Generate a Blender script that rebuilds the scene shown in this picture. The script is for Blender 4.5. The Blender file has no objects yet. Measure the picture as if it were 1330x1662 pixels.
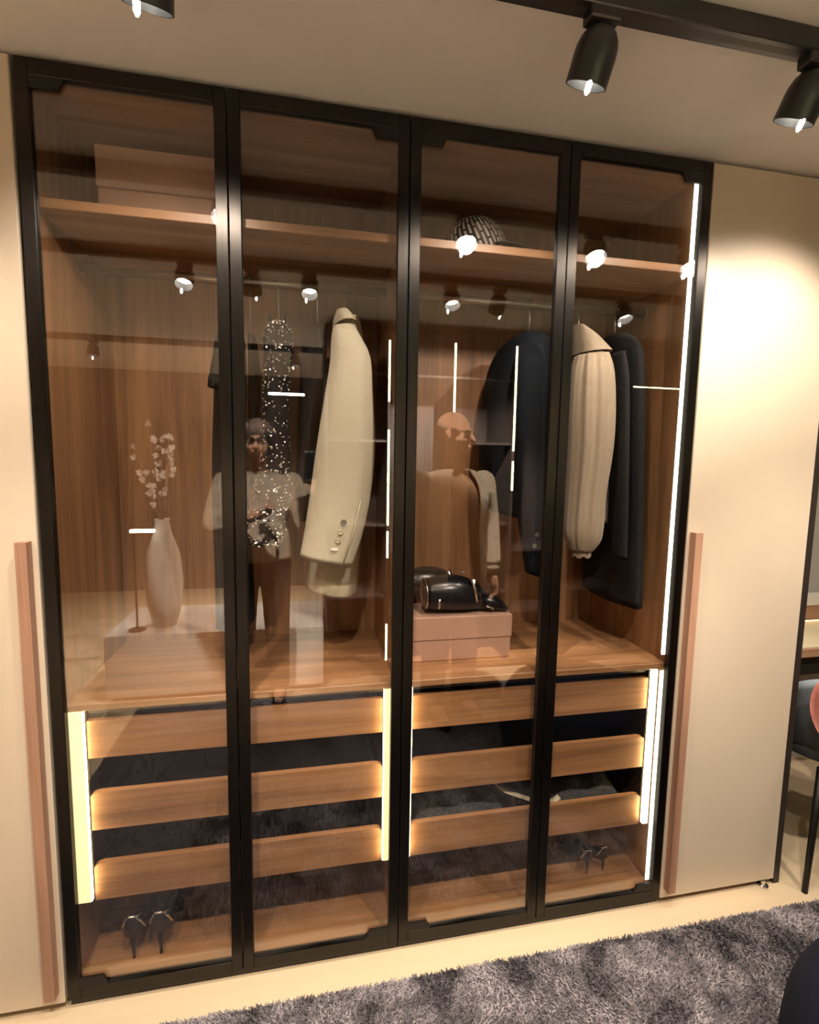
import bpy, bmesh, math, random
import numpy as np
from mathutils import Vector, Matrix

# ------------------------------------------------------------------ camera
SC = bpy.context.scene
COL = SC.collection
FPX = 820.0                                   # focal length in pixels of the 1330x1662 frame
CAM = np.array([0.6474, -1.3862, 1.5135])
YAW, PITCH, ROLL = 0.1998, -0.1046, 0.0170


def cam_axes(yaw, pitch, roll):
    cy, sy, cp, sp = math.cos(yaw), math.sin(yaw), math.cos(pitch), math.sin(pitch)
    f = np.array([sy * cp, cy * cp, sp])
    r = np.array([cy, -sy, 0.0])
    u = np.cross(r, f)
    return r * math.cos(roll) + u * math.sin(roll), -r * math.sin(roll) + u * math.cos(roll), f


CR, CU, CF = cam_axes(YAW, PITCH, ROLL)


def at(x, y, axis, v):
    """The point where the line of sight through a photo pixel meets a plane of the room."""
    d = CF + CR * (x - 665) / FPX - CU * (y - 831) / FPX
    i = 'xyz'.index(axis)
    return CAM + d * ((v - CAM[i]) / d[i])


cam = bpy.data.cameras.new('camera')
cam.sensor_fit = 'HORIZONTAL'
cam.sensor_width = 36.0
cam.lens = FPX / 1330 * 36.0
cam.clip_start = 0.01
camo = bpy.data.objects.new('camera', cam)
COL.objects.link(camo)
m = Matrix((CR, CU, -CF)).transposed().to_4x4()
m.translation = Vector(CAM)
camo.matrix_world = m
SC.camera = camo

# ------------------------------------------------------------------ world, exposure
w = bpy.data.worlds.new('world')
SC.world = w
w.use_nodes = True
w.node_tree.nodes['Background'].inputs[0].default_value = (1.0, 0.86, 0.70, 1)
w.node_tree.nodes['Background'].inputs[1].default_value = 0.02
SC.view_settings.view_transform = 'Standard'
SC.view_settings.look = 'None'
SC.view_settings.gamma = 1.0
SC.view_settings.use_curve_mapping = False
SC.view_settings.exposure = 0.4
SC.cycles.use_denoising = True
SC.cycles.sample_clamp_indirect = 4.0
SC.cycles.max_bounces = 10
SC.cycles.diffuse_bounces = 5
SC.cycles.glossy_bounces = 4
SC.cycles.transparent_max_bounces = 16
SC.cycles.caustics_reflective = False

WARM = (1.0, 0.87, 0.73)
SPOT_FRONT = 31.0         # the track in front of the wardrobe
SPOT_ADDED = 600.0         # added lamps for the people and the far floor
SPOT_SECOND = 72.0        # lamps of the second track turned to the wardrobe
LED_WARM = 0.85
SPILL_STRIP = 18.0
LED_COOL = 1.25

# ------------------------------------------------------------------ materials
MATS = {}


def nodes_of(name):
    mt = bpy.data.materials.new(name)
    mt.use_nodes = True
    nt = mt.node_tree
    b = nt.nodes['Principled BSDF']
    return mt, nt, b


def mat(name, col, rough=0.5, metal=0.0, noise=0.0, scale=40.0, bump=0.0, spec=0.5, stretch=None, col2=None, sheen=0.0, coat=0.0):
    mt, nt, b = nodes_of(name)
    b.inputs['Base Color'].default_value = (*col, 1)
    b.inputs['Roughness'].default_value = rough
    b.inputs['Metallic'].default_value = metal
    b.inputs['Specular IOR Level'].default_value = spec
    b.inputs['Sheen Weight'].default_value = sheen
    b.inputs['Coat Weight'].default_value = coat
    if noise or bump or col2:
        tc = nt.nodes.new('ShaderNodeTexCoord')
        mp = nt.nodes.new('ShaderNodeMapping')
        mp.inputs['Scale'].default_value = stretch or (1, 1, 1)
        nz = nt.nodes.new('ShaderNodeTexNoise')
        nz.inputs['Scale'].default_value = scale
        nz.inputs['Detail'].default_value = 6
        nt.links.new(tc.outputs['Object'], mp.inputs['Vector'])
        nt.links.new(mp.outputs['Vector'], nz.inputs['Vector'])
        if noise or col2:
            rp = nt.nodes.new('ShaderNodeValToRGB')
            rp.color_ramp.elements[0].position = 0.3
            rp.color_ramp.elements[1].position = 0.7
            c2 = col2 or tuple(min(1, c * (1 + noise)) for c in col)
            rp.color_ramp.elements[0].color = (*(c * (1 - noise) for c in col), 1)
            rp.color_ramp.elements[1].color = (*c2, 1)
            nt.links.new(nz.outputs['Fac'], rp.inputs['Fac'])
            nt.links.new(rp.outputs['Color'], b.inputs['Base Color'])
        if bump:
            bp = nt.nodes.new('ShaderNodeBump')
            bp.inputs['Strength'].default_value = bump
            bp.inputs['Distance'].default_value = 0.004
            nt.links.new(nz.outputs['Fac'], bp.inputs['Height'])
            nt.links.new(bp.outputs['Normal'], b.inputs['Normal'])
    MATS[name] = mt
    return mt


def wood(name, dark, light, axis, rough=0.42):
    """Straight-grained veneer; the grain runs along the given axis."""
    mt, nt, b = nodes_of(name)
    tc = nt.nodes.new('ShaderNodeTexCoord')
    oi = nt.nodes.new('ShaderNodeObjectInfo')
    ad = nt.nodes.new('ShaderNodeVectorMath')
    mp = nt.nodes.new('ShaderNodeMapping')
    s = [16.0, 16.0, 16.0]
    s['xyz'.index(axis)] = 0.9
    mp.inputs['Scale'].default_value = s
    n1 = nt.nodes.new('ShaderNodeTexNoise')
    n1.inputs['Scale'].default_value = 1.0
    n1.inputs['Detail'].default_value = 8
    n1.inputs['Roughness'].default_value = 0.62
    n1.inputs['Distortion'].default_value = 0.6
    mp2 = nt.nodes.new('ShaderNodeMapping')
    s2 = [130.0, 130.0, 130.0]
    s2['xyz'.index(axis)] = 3.0
    mp2.inputs['Scale'].default_value = s2
    n2 = nt.nodes.new('ShaderNodeTexNoise')
    n2.inputs['Scale'].default_value = 1.0
    n2.inputs['Detail'].default_value = 3
    mx = nt.nodes.new('ShaderNodeMath')
    mx.operation = 'MULTIPLY_ADD'
    mx.inputs[1].default_value = 0.28
    rp = nt.nodes.new('ShaderNodeValToRGB')
    rp.color_ramp.elements[0].position = 0.42
    rp.color_ramp.elements[1].position = 0.82
    rp.color_ramp.elements[0].color = (*dark, 1)
    rp.color_ramp.elements[1].color = (*light, 1)
    L = nt.links.new
    L(tc.outputs['Object'], ad.inputs[0])
    L(oi.outputs['Location'], ad.inputs[1])
    L(ad.outputs[0], mp.inputs['Vector'])
    L(ad.outputs[0], mp2.inputs['Vector'])
    L(mp.outputs['Vector'], n1.inputs['Vector'])
    L(mp2.outputs['Vector'], n2.inputs['Vector'])
    L(n2.outputs['Fac'], mx.inputs[0])
    L(n1.outputs['Fac'], mx.inputs[2])
    L(mx.outputs[0], rp.inputs['Fac'])
    L(rp.outputs['Color'], b.inputs['Base Color'])
    b.inputs['Roughness'].default_value = rough
    bp = nt.nodes.new('ShaderNodeBump')
    bp.inputs['Strength'].default_value = 0.12
    bp.inputs['Distance'].default_value = 0.002
    L(n2.outputs['Fac'], bp.inputs['Height'])
    L(bp.outputs['Normal'], b.inputs['Normal'])
    MATS[name] = mt
    return mt


def emit(name, col, strength):
    mt, nt, b = nodes_of(name)
    b.inputs['Base Color'].default_value = (*col, 1)
    b.inputs['Emission Color'].default_value = (*col, 1)
    b.inputs['Emission Strength'].default_value = strength
    MATS[name] = mt
    return mt


def glass(name, tint, refl):
    """Lightly tinted, lightly mirrored sheet glass."""
    mt, nt, b = nodes_of(name)
    nt.nodes.remove(b)
    out = nt.nodes['Material Output']
    tr = nt.nodes.new('ShaderNodeBsdfTransparent')
    tr.inputs[0].default_value = (*tint, 1)
    gl = nt.nodes.new('ShaderNodeBsdfGlossy')
    gl.inputs['Roughness'].default_value = 0.0
    gl.inputs['Color'].default_value = (1, 1, 1, 1)
    fr = nt.nodes.new('ShaderNodeLayerWeight')      # Schlick's curve, the same from both faces of the sheet
    fr.inputs['Blend'].default_value = 0.5
    pw = nt.nodes.new('ShaderNodeMath')
    pw.operation = 'POWER'
    pw.inputs[1].default_value = 5.0
    ma = nt.nodes.new('ShaderNodeMath')
    ma.operation = 'MULTIPLY_ADD'
    ma.inputs[1].default_value = 0.96
    ma.inputs[2].default_value = 0.04 + refl
    ma.use_clamp = True
    nt.links.new(fr.outputs['Facing'], pw.inputs[0])
    mx = nt.nodes.new('ShaderNodeMixShader')
    nt.links.new(pw.outputs[0], ma.inputs[0])
    nt.links.new(ma.outputs[0], mx.inputs[0])
    nt.links.new(tr.outputs[0], mx.inputs[1])
    nt.links.new(gl.outputs[0], mx.inputs[2])
    nt.links.new(mx.outputs[0], out.inputs['Surface'])
    MATS[name] = mt
    return mt


WD, WL = (0.160, 0.075, 0.031), (0.400, 0.205, 0.094)
wood('wood_x', WD, WL, 'x')
wood('wood_z', WD, WL, 'z')
wood('wood_y', WD, WL, 'y')
wood('handle_wood', (0.27, 0.14, 0.09), (0.46, 0.26, 0.17), 'z', 0.5)
wood('desk_wood', (0.30, 0.15, 0.08), (0.48, 0.28, 0.16), 'x', 0.45)
mat('desk_pale', (0.78, 0.68, 0.46), 0.5, noise=0.03, scale=12)
mat('cream', (0.61, 0.505, 0.39), 0.48, noise=0.02, scale=6)
mat('carcass_dark', (0.022, 0.015, 0.012), 0.5, noise=0.15, scale=30)
mat('black_metal', (0.008, 0.007, 0.0065), 0.4, metal=0.0, spec=0.3, noise=0.1, scale=60)
mat('anodised', (0.040, 0.036, 0.033), 0.38, metal=1.0, noise=0.08, scale=200, stretch=(1, 1, 0.02))
_nt = MATS['anodised'].node_tree
_tg = _nt.nodes.new('ShaderNodeTangent')
_tg.axis = 'Z'
_nt.links.new(_tg.outputs[0], _nt.nodes['Principled BSDF'].inputs['Tangent'])
_nt.nodes['Principled BSDF'].inputs['Anisotropic'].default_value = 0.8
mat('lamp_black', (0.012, 0.012, 0.012), 0.38, noise=0.1, scale=80)
mat('ceiling_paint', (0.86, 0.83, 0.80), 0.85, noise=0.02, scale=8, bump=0.03)
mat('wall_paint', (0.46, 0.43, 0.39), 0.85, noise=0.03, scale=5, bump=0.03)
mat('floor_vinyl', (0.60, 0.47, 0.31), 0.42, noise=0.05, scale=3, stretch=(0.5, 6, 1))
mat('chrome', (0.75, 0.74, 0.72), 0.15, metal=1.0, noise=0.02)
mat('steel', (0.42, 0.40, 0.38), 0.3, metal=1.0, noise=0.05)
mat('drawer_felt', (0.012, 0.013, 0.015), 0.95, noise=0.3, scale=300)
mat('box_card', (0.40, 0.24, 0.17), 0.6, noise=0.04, scale=20)
mat('black_cloth', (0.006, 0.006, 0.007), 0.85, noise=0.35, scale=60, bump=0.3, spec=0.2)
mat('charcoal_cloth', (0.016, 0.016, 0.017), 0.88, noise=0.3, scale=80, bump=0.3, spec=0.2)
mat('navy_cloth', (0.006, 0.009, 0.014), 0.85, noise=0.2, scale=90, bump=0.25, spec=0.2)
mat('cream_cloth', (0.54, 0.49, 0.37), 0.8, noise=0.03, scale=120, bump=0.12, sheen=0.1)
mat('lining', (0.50, 0.44, 0.31), 0.6, noise=0.04, scale=60)
mat('sand_cloth', (0.30, 0.235, 0.165), 0.7, noise=0.06, scale=30, bump=0.2, sheen=0.2, stretch=(4, 4, 0.4))
mat('sequin', (0.9, 0.9, 0.87), 0.25, metal=1.0)
mat('button', (0.13, 0.11, 0.09), 0.35, noise=0.2, scale=200)
mat('tag_white', (0.85, 0.82, 0.74), 0.6, noise=0.02)
mat('patent', (0.005, 0.005, 0.006), 0.26, noise=0.1, spec=0.4)
mat('boot_inside', (0.16, 0.14, 0.11), 0.9, noise=0.15, scale=60)
mat('knit_grey', (0.045, 0.047, 0.050), 0.95, noise=0.6, scale=160, bump=0.8)
mat('rug_base', (0.10, 0.09, 0.10), 0.95, noise=0.3, scale=60)
mat('chair_shell', (0.075, 0.085, 0.095), 0.65, noise=0.08, scale=40)
mat('chair_top_sheen', (0.30, 0.35, 0.40), 0.6, noise=0.05)
mat('navy_uph', (0.006, 0.008, 0.018), 0.9, noise=0.2, scale=150, bump=0.2, spec=0.2)
mat('pink_cloth', (0.62, 0.24, 0.19), 0.8, noise=0.08, scale=60, bump=0.15)
mat('skin', (0.58, 0.32, 0.21), 0.55, noise=0.06, scale=20)
mat('hair_dark', (0.016, 0.010, 0.007), 0.75, spec=0.15, noise=0.4, scale=120, stretch=(1, 1, 0.1), bump=0.4)
mat('hair_grey', (0.12, 0.085, 0.06), 0.7, noise=0.3, scale=150, bump=0.3)
mat('blouse', (0.52, 0.43, 0.33), 0.75, noise=0.25, scale=16, bump=0.15)
mat('blazer', (0.70, 0.58, 0.44), 0.8, noise=0.05, scale=80, bump=0.15)
mat('brown_shirt', (0.13, 0.065, 0.030), 0.85, noise=0.1, scale=80, bump=0.1)
mat('trousers', (0.014, 0.014, 0.018), 0.85, noise=0.2, scale=80, bump=0.1)
mat('lips', (0.35, 0.10, 0.08), 0.5, noise=0.05)
mat('eye_white', (0.75, 0.72, 0.68), 0.25, noise=0.02)
mat('white_lacquer', (0.82, 0.77, 0.70), 0.35, noise=0.02)
mat('petal', (0.80, 0.72, 0.64), 0.7, noise=0.06, scale=80)
mat('twig', (0.16, 0.10, 0.06), 0.8, noise=0.2)
mat('ceramic', (0.55, 0.48, 0.40), 0.3, noise=0.04)
emit('led_warm', (1.0, 0.83, 0.42), LED_WARM)
emit('added_spill_strip', (1.0, 0.78, 0.40), SPILL_STRIP)
emit('led_cool', (1.0, 0.95, 0.70), LED_COOL)
emit('led_edge', (1.0, 0.98, 0.80), 3.5)
emit('led_far', (0.95, 1.0, 0.55), 14.0)
emit('lamp_lens', (1.0, 0.93, 0.80), 40.0)
emit('lamp_tip', (1.0, 0.95, 0.82), 14.0)
emit('panel_glow', (1.0, 0.82, 0.50), 1.6)
glass('door_glass', (0.975, 0.965, 0.955), 0.035)
glass('spectacle_glass', (0.95, 0.95, 0.95), 0.02)


def rug_mat():
    mt, nt, b = nodes_of('rug_pile')
    g = nt.nodes.new('ShaderNodeNewGeometry')
    n1 = nt.nodes.new('ShaderNodeTexNoise')
    n1.inputs['Scale'].default_value = 7.5
    n1.inputs['Detail'].default_value = 5
    n1.inputs['Roughness'].default_value = 0.62
    n2 = nt.nodes.new('ShaderNodeTexNoise')
    n2.inputs['Scale'].default_value = 220.0
    ma = nt.nodes.new('ShaderNodeMath')
    ma.operation = 'MULTIPLY_ADD'
    ma.inputs[1].default_value = 0.22
    rp = nt.nodes.new('ShaderNodeValToRGB')
    rp.color_ramp.elements[0].position = 0.50
    rp.color_ramp.elements[1].position = 0.72
    rp.color_ramp.elements[0].color = (0.050, 0.044, 0.050, 1)
    rp.color_ramp.elements[1].color = (0.40, 0.355, 0.375, 1)
    L = nt.links.new
    L(g.outputs['Position'], n1.inputs['Vector'])
    L(g.outputs['Position'], n2.inputs['Vector'])
    L(n2.outputs['Fac'], ma.inputs[0])
    L(n1.outputs['Fac'], ma.inputs[2])
    L(ma.outputs[0], rp.inputs['Fac'])
    L(rp.outputs['Color'], b.inputs['Base Color'])
    b.inputs['Roughness'].default_value = 0.9
    MATS['rug_pile'] = mt


rug_mat()


def cap_mat():
    """Oblique rows of short pale bars on black jacquard."""
    mt, nt, b = nodes_of('cap_jacquard')
    uv = nt.nodes.new('ShaderNodeUVMap')
    mp = nt.nodes.new('ShaderNodeMapping')
    mp.inputs['Rotation'].default_value = (0, 0, math.radians(20))
    br = nt.nodes.new('ShaderNodeTexBrick')
    br.inputs['Color1'].default_value = (0.62, 0.58, 0.52, 1)
    br.inputs['Color2'].default_value = (0.42, 0.38, 0.34, 1)
    br.inputs['Mortar'].default_value = (0.02, 0.018, 0.016, 1)
    br.inputs['Scale'].default_value = 1.0
    br.inputs['Brick Width'].default_value = 0.13
    br.inputs['Row Height'].default_value = 0.042
    br.inputs['Mortar Size'].default_value = 0.011
    nt.links.new(uv.outputs[0], mp.inputs['Vector'])
    nt.links.new(mp.outputs[0], br.inputs['Vector'])
    nt.links.new(br.outputs['Color'], b.inputs['Base Color'])
    b.inputs['Roughness'].default_value = 0.8
    MATS['cap_jacquard'] = mt


cap_mat()

# ------------------------------------------------------------------ helpers
ORG = {}


def org(o):
    return ORG.get(o.name, Vector((0, 0, 0)))


def tag(o, label=None, cat=None, group=None, kind=None):
    if label: o['label'] = label
    if cat: o['category'] = cat
    if group: o['group'] = group
    if kind: o['kind'] = kind
    return o


def thing(name, loc, label, cat, group=None, kind=None):
    o = bpy.data.objects.new(name, None)
    o.empty_display_size = 0.05
    COL.objects.link(o)
    o.location = loc
    ORG[o.name] = Vector(loc)
    return tag(o, label, cat, group, kind)


def mk(name, bm, mt, parent=None, smooth=False, pivot='base'):
    """Link a bmesh built in room coordinates as one object whose origin lies at its base."""
    me = bpy.data.meshes.new(name)
    if isinstance(bm, bpy.types.Mesh):
        me = bm
    else:
        bm.to_mesh(me)
        bm.free()
    n = len(me.vertices)
    co = np.empty(n * 3, dtype=np.float32)
    me.vertices.foreach_get('co', co)
    co = co.reshape(-1, 3)
    lo, hi = co.min(0), co.max(0)
    c = np.array([(lo[0] + hi[0]) / 2, (lo[1] + hi[1]) / 2, lo[2]], dtype=np.float32)
    co -= c
    me.vertices.foreach_set('co', co.ravel())
    me.materials.clear()
    for x in (mt if isinstance(mt, (list, tuple)) else [mt]):
        me.materials.append(MATS[x])
    if smooth:
        me.polygons.foreach_set('use_smooth', [True] * len(me.polygons))
    me.update()
    o = bpy.data.objects.new(name, me)
    COL.objects.link(o)
    c = Vector([float(v) for v in c])
    ORG[o.name] = c
    if parent is not None:
        o.parent = parent
        o.location = c - org(parent)
    else:
        o.location = c
    return o


def sharp(o, angle=40):
    for p in o.data.polygons:
        p.use_smooth = True
    o.data.set_sharp_from_angle(angle=math.radians(angle))
    return o


def B():
    return bmesh.new()


def box(bm, x0, x1, y0, y1, z0, z1, bev=0.0, seg=1):
    vs = [bm.verts.new((x, y, z)) for x in (x0, x1) for y in (y0, y1) for z in (z0, z1)]
    q = [(0, 1, 3, 2), (4, 6, 7, 5), (0, 4, 5, 1), (2, 3, 7, 6), (0, 2, 6, 4), (1, 5, 7, 3)]
    fs = [bm.faces.new([vs[i] for i in f]) for f in q]
    if bev:
        es = list({e for f in fs for e in f.edges})
        bmesh.ops.bevel(bm, geom=es, offset=bev, segments=seg, affect='EDGES', profile=0.5)
    return bm


def bx(x0, x1, y0, y1, z0, z1, bev=0.0015):
    return box(B(), x0, x1, y0, y1, z0, z1, bev)


def V3(p):
    return Vector([float(a) for a in p])


def tube(bm, pts, rad, n=12, cap=True, flat=None):
    """Sweep a circle (or an ellipse: flat = ratio of the second axis) along points; rad is one value or a list."""
    pts = [V3(p) for p in pts]
    if not isinstance(rad, (list, tuple)):
        rad = [rad] * len(pts)
    rings = []
    ref = None
    for i, p in enumerate(pts):
        a = pts[max(i - 1, 0)]
        b_ = pts[min(i + 1, len(pts) - 1)]
        t = (b_ - a).normalized()
        if ref is None:
            ref = Vector((0, 0, 1)) if abs(t.z) < 0.9 else Vector((0, 1, 0))
        s = t.cross(ref)
        if s.length < 1e-5:
            s = t.cross(Vector((1, 0, 0)))
        s.normalize()
        ref = s.cross(t).normalized()
        k = flat if flat else 1.0
        rings.append([bm.verts.new(p + s * (math.cos(j / n * 2 * math.pi) * rad[i]) + ref * (math.sin(j / n * 2 * math.pi) * rad[i] * k)) for j in range(n)])
    for i in range(len(rings) - 1):
        for j in range(n):
            bm.faces.new((rings[i][j], rings[i][(j + 1) % n], rings[i + 1][(j + 1) % n], rings[i + 1][j]))
    if cap:
        bm.faces.new(list(reversed(rings[0])))
        bm.faces.new(rings[-1])
    return bm


def lathe(bm, prof, centre=(0, 0, 0), axis=(0, 0, 1), n=24):
    """Turn (radius, height) pairs about an axis."""
    ax = V3(axis).normalized()
    s = ax.cross(Vector((0, 1, 0)) if abs(ax.y) < 0.9 else Vector((1, 0, 0))).normalized()
    t = ax.cross(s)
    c = V3(centre)
    rings = []
    for r, h in prof:
        if r < 1e-6:
            rings.append([bm.verts.new(c + ax * h)])
        else:
            rings.append([bm.verts.new(c + ax * h + (s * math.cos(j / n * 2 * math.pi) + t * math.sin(j / n * 2 * math.pi)) * r) for j in range(n)])
    for a, b_ in zip(rings, rings[1:]):
        for j in range(n):
            k = (j + 1) % n
            if len(a) == 1 and len(b_) == 1:
                continue
            if len(a) == 1:
                bm.faces.new((a[0], b_[j], b_[k]))
            elif len(b_) == 1:
                bm.faces.new((a[j], a[k], b_[0]))
            else:
                bm.faces.new((a[j], a[k], b_[k], b_[j]))
    bmesh.ops.recalc_face_normals(bm, faces=bm.faces)
    return bm


def crom(keys, per=4):
    """Catmull-Rom through rows of numbers."""
    K = [np.array(k, float) for k in keys]
    out = []
    for i in range(len(K) - 1):
        p0, p1, p2, p3 = K[max(i - 1, 0)], K[i], K[i + 1], K[min(i + 2, len(K) - 1)]
        for j in range(per):
            t = j / per
            out.append(0.5 * ((2 * p1) + (-p0 + p2) * t + (2 * p0 - 5 * p1 + 4 * p2 - p3) * t * t + (-p0 + 3 * p1 - 3 * p2 + p3) * t ** 3))
    out.append(K[-1])
    return out


def loft(bm, rings, n=32, amp=0.0, count=5, seed=0, power=2.4, hem=0.03, grow=True, neck=True):
    """Rings of (centre, half-width vector, half-depth): a hollow cloth tube with soft lengthwise folds and an open hem."""
    rnd = random.Random(seed)
    ph = [rnd.uniform(0, 6.28) for _ in range(3)]
    R = []
    N = len(rings)
    for i, (c, h, ry) in enumerate(rings):
        f = (i / max(N - 1, 1)) if grow else 1.0
        row = []
        for j in range(n):
            a = j / n * 2 * math.pi
            ca, sa = math.cos(a), math.sin(a)
            ca = math.copysign(abs(ca) ** (2 / power), ca)
            sa = math.copysign(abs(sa) ** (2 / power), sa)
            k = 1 + amp * f * (math.sin(count * a + ph[0] + 1.2 * f) + 0.5 * math.sin((count * 2 + 1) * a + ph[1] - 1.7 * f))
            row.append(bm.verts.new(V3(c + h * (ca * k) + np.array([0, ry * sa * k, 0]))))
        R.append(row)
    for i in range(N - 1):
        for j in range(n):
            bm.faces.new((R[i][j], R[i][(j + 1) % n], R[i + 1][(j + 1) % n], R[i + 1][j]))
    if not neck:
        bm.faces.new(list(reversed(R[0])))
    if hem:
        c = rings[-1][0]
        inner = [bm.verts.new(V3(c) + (v.co - V3(c)) * 0.9 + Vector((0, 0, hem))) for v in R[-1]]
        for j in range(n):
            bm.faces.new((R[-1][j], R[-1][(j + 1) % n], inner[(j + 1) % n], inner[j]))
        bm.faces.new(inner)
    elif not neck:
        bm.faces.new(R[-1])
    bmesh.ops.recalc_face_normals(bm, faces=bm.faces)
    return bm


def rings_px(keys, per=4):
    """Rows of (x_left, y_left, x_right, y_right, depth, half_depth) in photo pixels and metres -> loft rings."""
    out = []
    for xl, yl, xr, yr, d, ry in crom(keys, per):
        L, R_ = at(xl, yl, 'y', d), at(xr, yr, 'y', d)
        out.append(((L + R_) / 2, (R_ - L) / 2, ry))
    return out


def poly_prism(bm, pts, y0, y1):
    """Extrude an (x, z) outline between two depths."""
    a = [bm.verts.new((x, y0, z)) for x, z in pts]
    b_ = [bm.verts.new((x, y1, z)) for x, z in pts]
    bm.faces.new(a)
    bm.faces.new(list(reversed(b_)))
    n = len(pts)
    for i in range(n):
        bm.faces.new((a[i], b_[i], b_[(i + 1) % n], a[(i + 1) % n]))
    bmesh.ops.recalc_face_normals(bm, faces=bm.faces)
    return bm


# ------------------------------------------------------------------ the room
CEIL = 2.412
X0, X1, Y0, Y1 = -2.6, 5.2, -4.6, 0.66


def struct(name, bm, mt, label, cat):
    return tag(mk(name, bm, mt), label, cat, kind='structure')


struct('floor', box(B(), X0, X1, Y0, Y1, -0.05, 0.0), 'floor_vinyl', 'pale beige smooth showroom floor', 'floor')
struct('ceiling', box(B(), X0, X1, Y0, Y1, CEIL, CEIL + 0.05), 'ceiling_paint', 'warm grey painted ceiling above the wardrobe', 'ceiling')
struct('wall_back', box(B(), X0, X1, Y1, Y1 + 0.05, 0, CEIL), 'wall_paint', 'grey wall behind the wardrobes and the desk', 'wall')
struct('wall_left', box(B(), X0 - 0.05, X0, Y0, Y1, 0, CEIL), 'wall_paint', 'plain grey wall on the far side past the cream cabinet', 'wall')
struct('wall_right', box(B(), X1, X1 + 0.05, Y0, Y1, 0, CEIL), 'wall_paint', 'plain grey wall past the desk', 'wall')
mat('far_wall', (0.13, 0.10, 0.075), 0.85, noise=0.05, scale=5, bump=0.03)
struct('wall_front', box(B(), X0, X1, Y0 - 0.05, Y0, 0, CEIL), 'far_wall', 'dark brown wall facing the wardrobe across the showroom', 'wall')

# ------------------------------------------------------------------ glass wardrobe, two bays
DW = 0.4573
ZB, ZT = 0.025, 2.400
BACK = 0.50


def door(root, x0, x1, hinge_left):
    x0 += 0.0015
    x1 -= 0.0015
    st = 0.029
    bm = B()
    box(bm, x0, x0 + st, 0.0, 0.021, ZB, ZT, 0.0012)
    box(bm, x1 - st, x1, 0.0, 0.021, ZB, ZT, 0.0012)
    box(bm, x0 + st, x1 - st, 0.0, 0.021, ZT - 0.036, ZT, 0.0012)
    box(bm, x0 + st, x1 - st, 0.0, 0.021, ZB, ZB + 0.034, 0.0012)
    d = mk('door', bm, 'anodised', root)
    mk('glass_pane', bx(x0 + st - 0.004, x1 - st + 0.004, 0.008, 0.012, ZB + 0.030, ZT - 0.032, 0), 'door_glass', d)
    for z, s in ((ZT - 0.036, -1), (ZB + 0.034, 1)):
        w_ = 0.072
        hx = x0 + st - 0.001 if hinge_left else x1 - st + 0.001
        sx = 1 if hinge_left else -1
        pts = [(hx, z), (hx + sx * w_, z), (hx + sx * (w_ - 0.012), z + s * 0.027), (hx, z + s * 0.027)]
        mk('hinge_plate', poly_prism(B(), pts, 0.001, 0.0075), 'black_metal', d)
    return d


def drawer(root, x0, x1, z0, z1, rounded):
    r = 0.014 if rounded else 0.0
    pts = [(x0, z0), (x1, z0)]
    if r:
        pts += [(x1, z1 - r * 0.8)] + [(x1 - 1.8 * r + 1.8 * r * math.cos(a), z1 - r * 0.8 + r * 0.8 * math.sin(a)) for a in (0.4, 0.8, 1.2, 1.57)]
        pts += [(x0 + 1.8 * r - 1.8 * r * math.cos(a), z1 - r * 0.8 + r * 0.8 * math.sin(a)) for a in (1.57, 1.2, 0.8, 0.4)] + [(x0, z1 - r * 0.8)]
    else:
        pts += [(x1, z1), (x0, z1)]
    d = mk('drawer', poly_prism(B(), pts, 0.045, 0.063), 'wood_x', root)
    mk('drawer_bottom', bx(x0 + 0.012, x1 - 0.012, 0.064, 0.46, z0 + 0.010, z0 + 0.018), 'drawer_felt', d)
    for xs in (x0 + 0.004, x1 - 0.016):
        mk('drawer_side', bx(xs, xs + 0.011, 0.064, 0.46, z0 + 0.008, z1 - 0.030), 'black_metal', d)
    mk('drawer_back', bx(x0 + 0.016, x1 - 0.017, 0.449, 0.46, z0 + 0.019, z1 - 0.030), 'black_metal', d)
    return d


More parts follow.
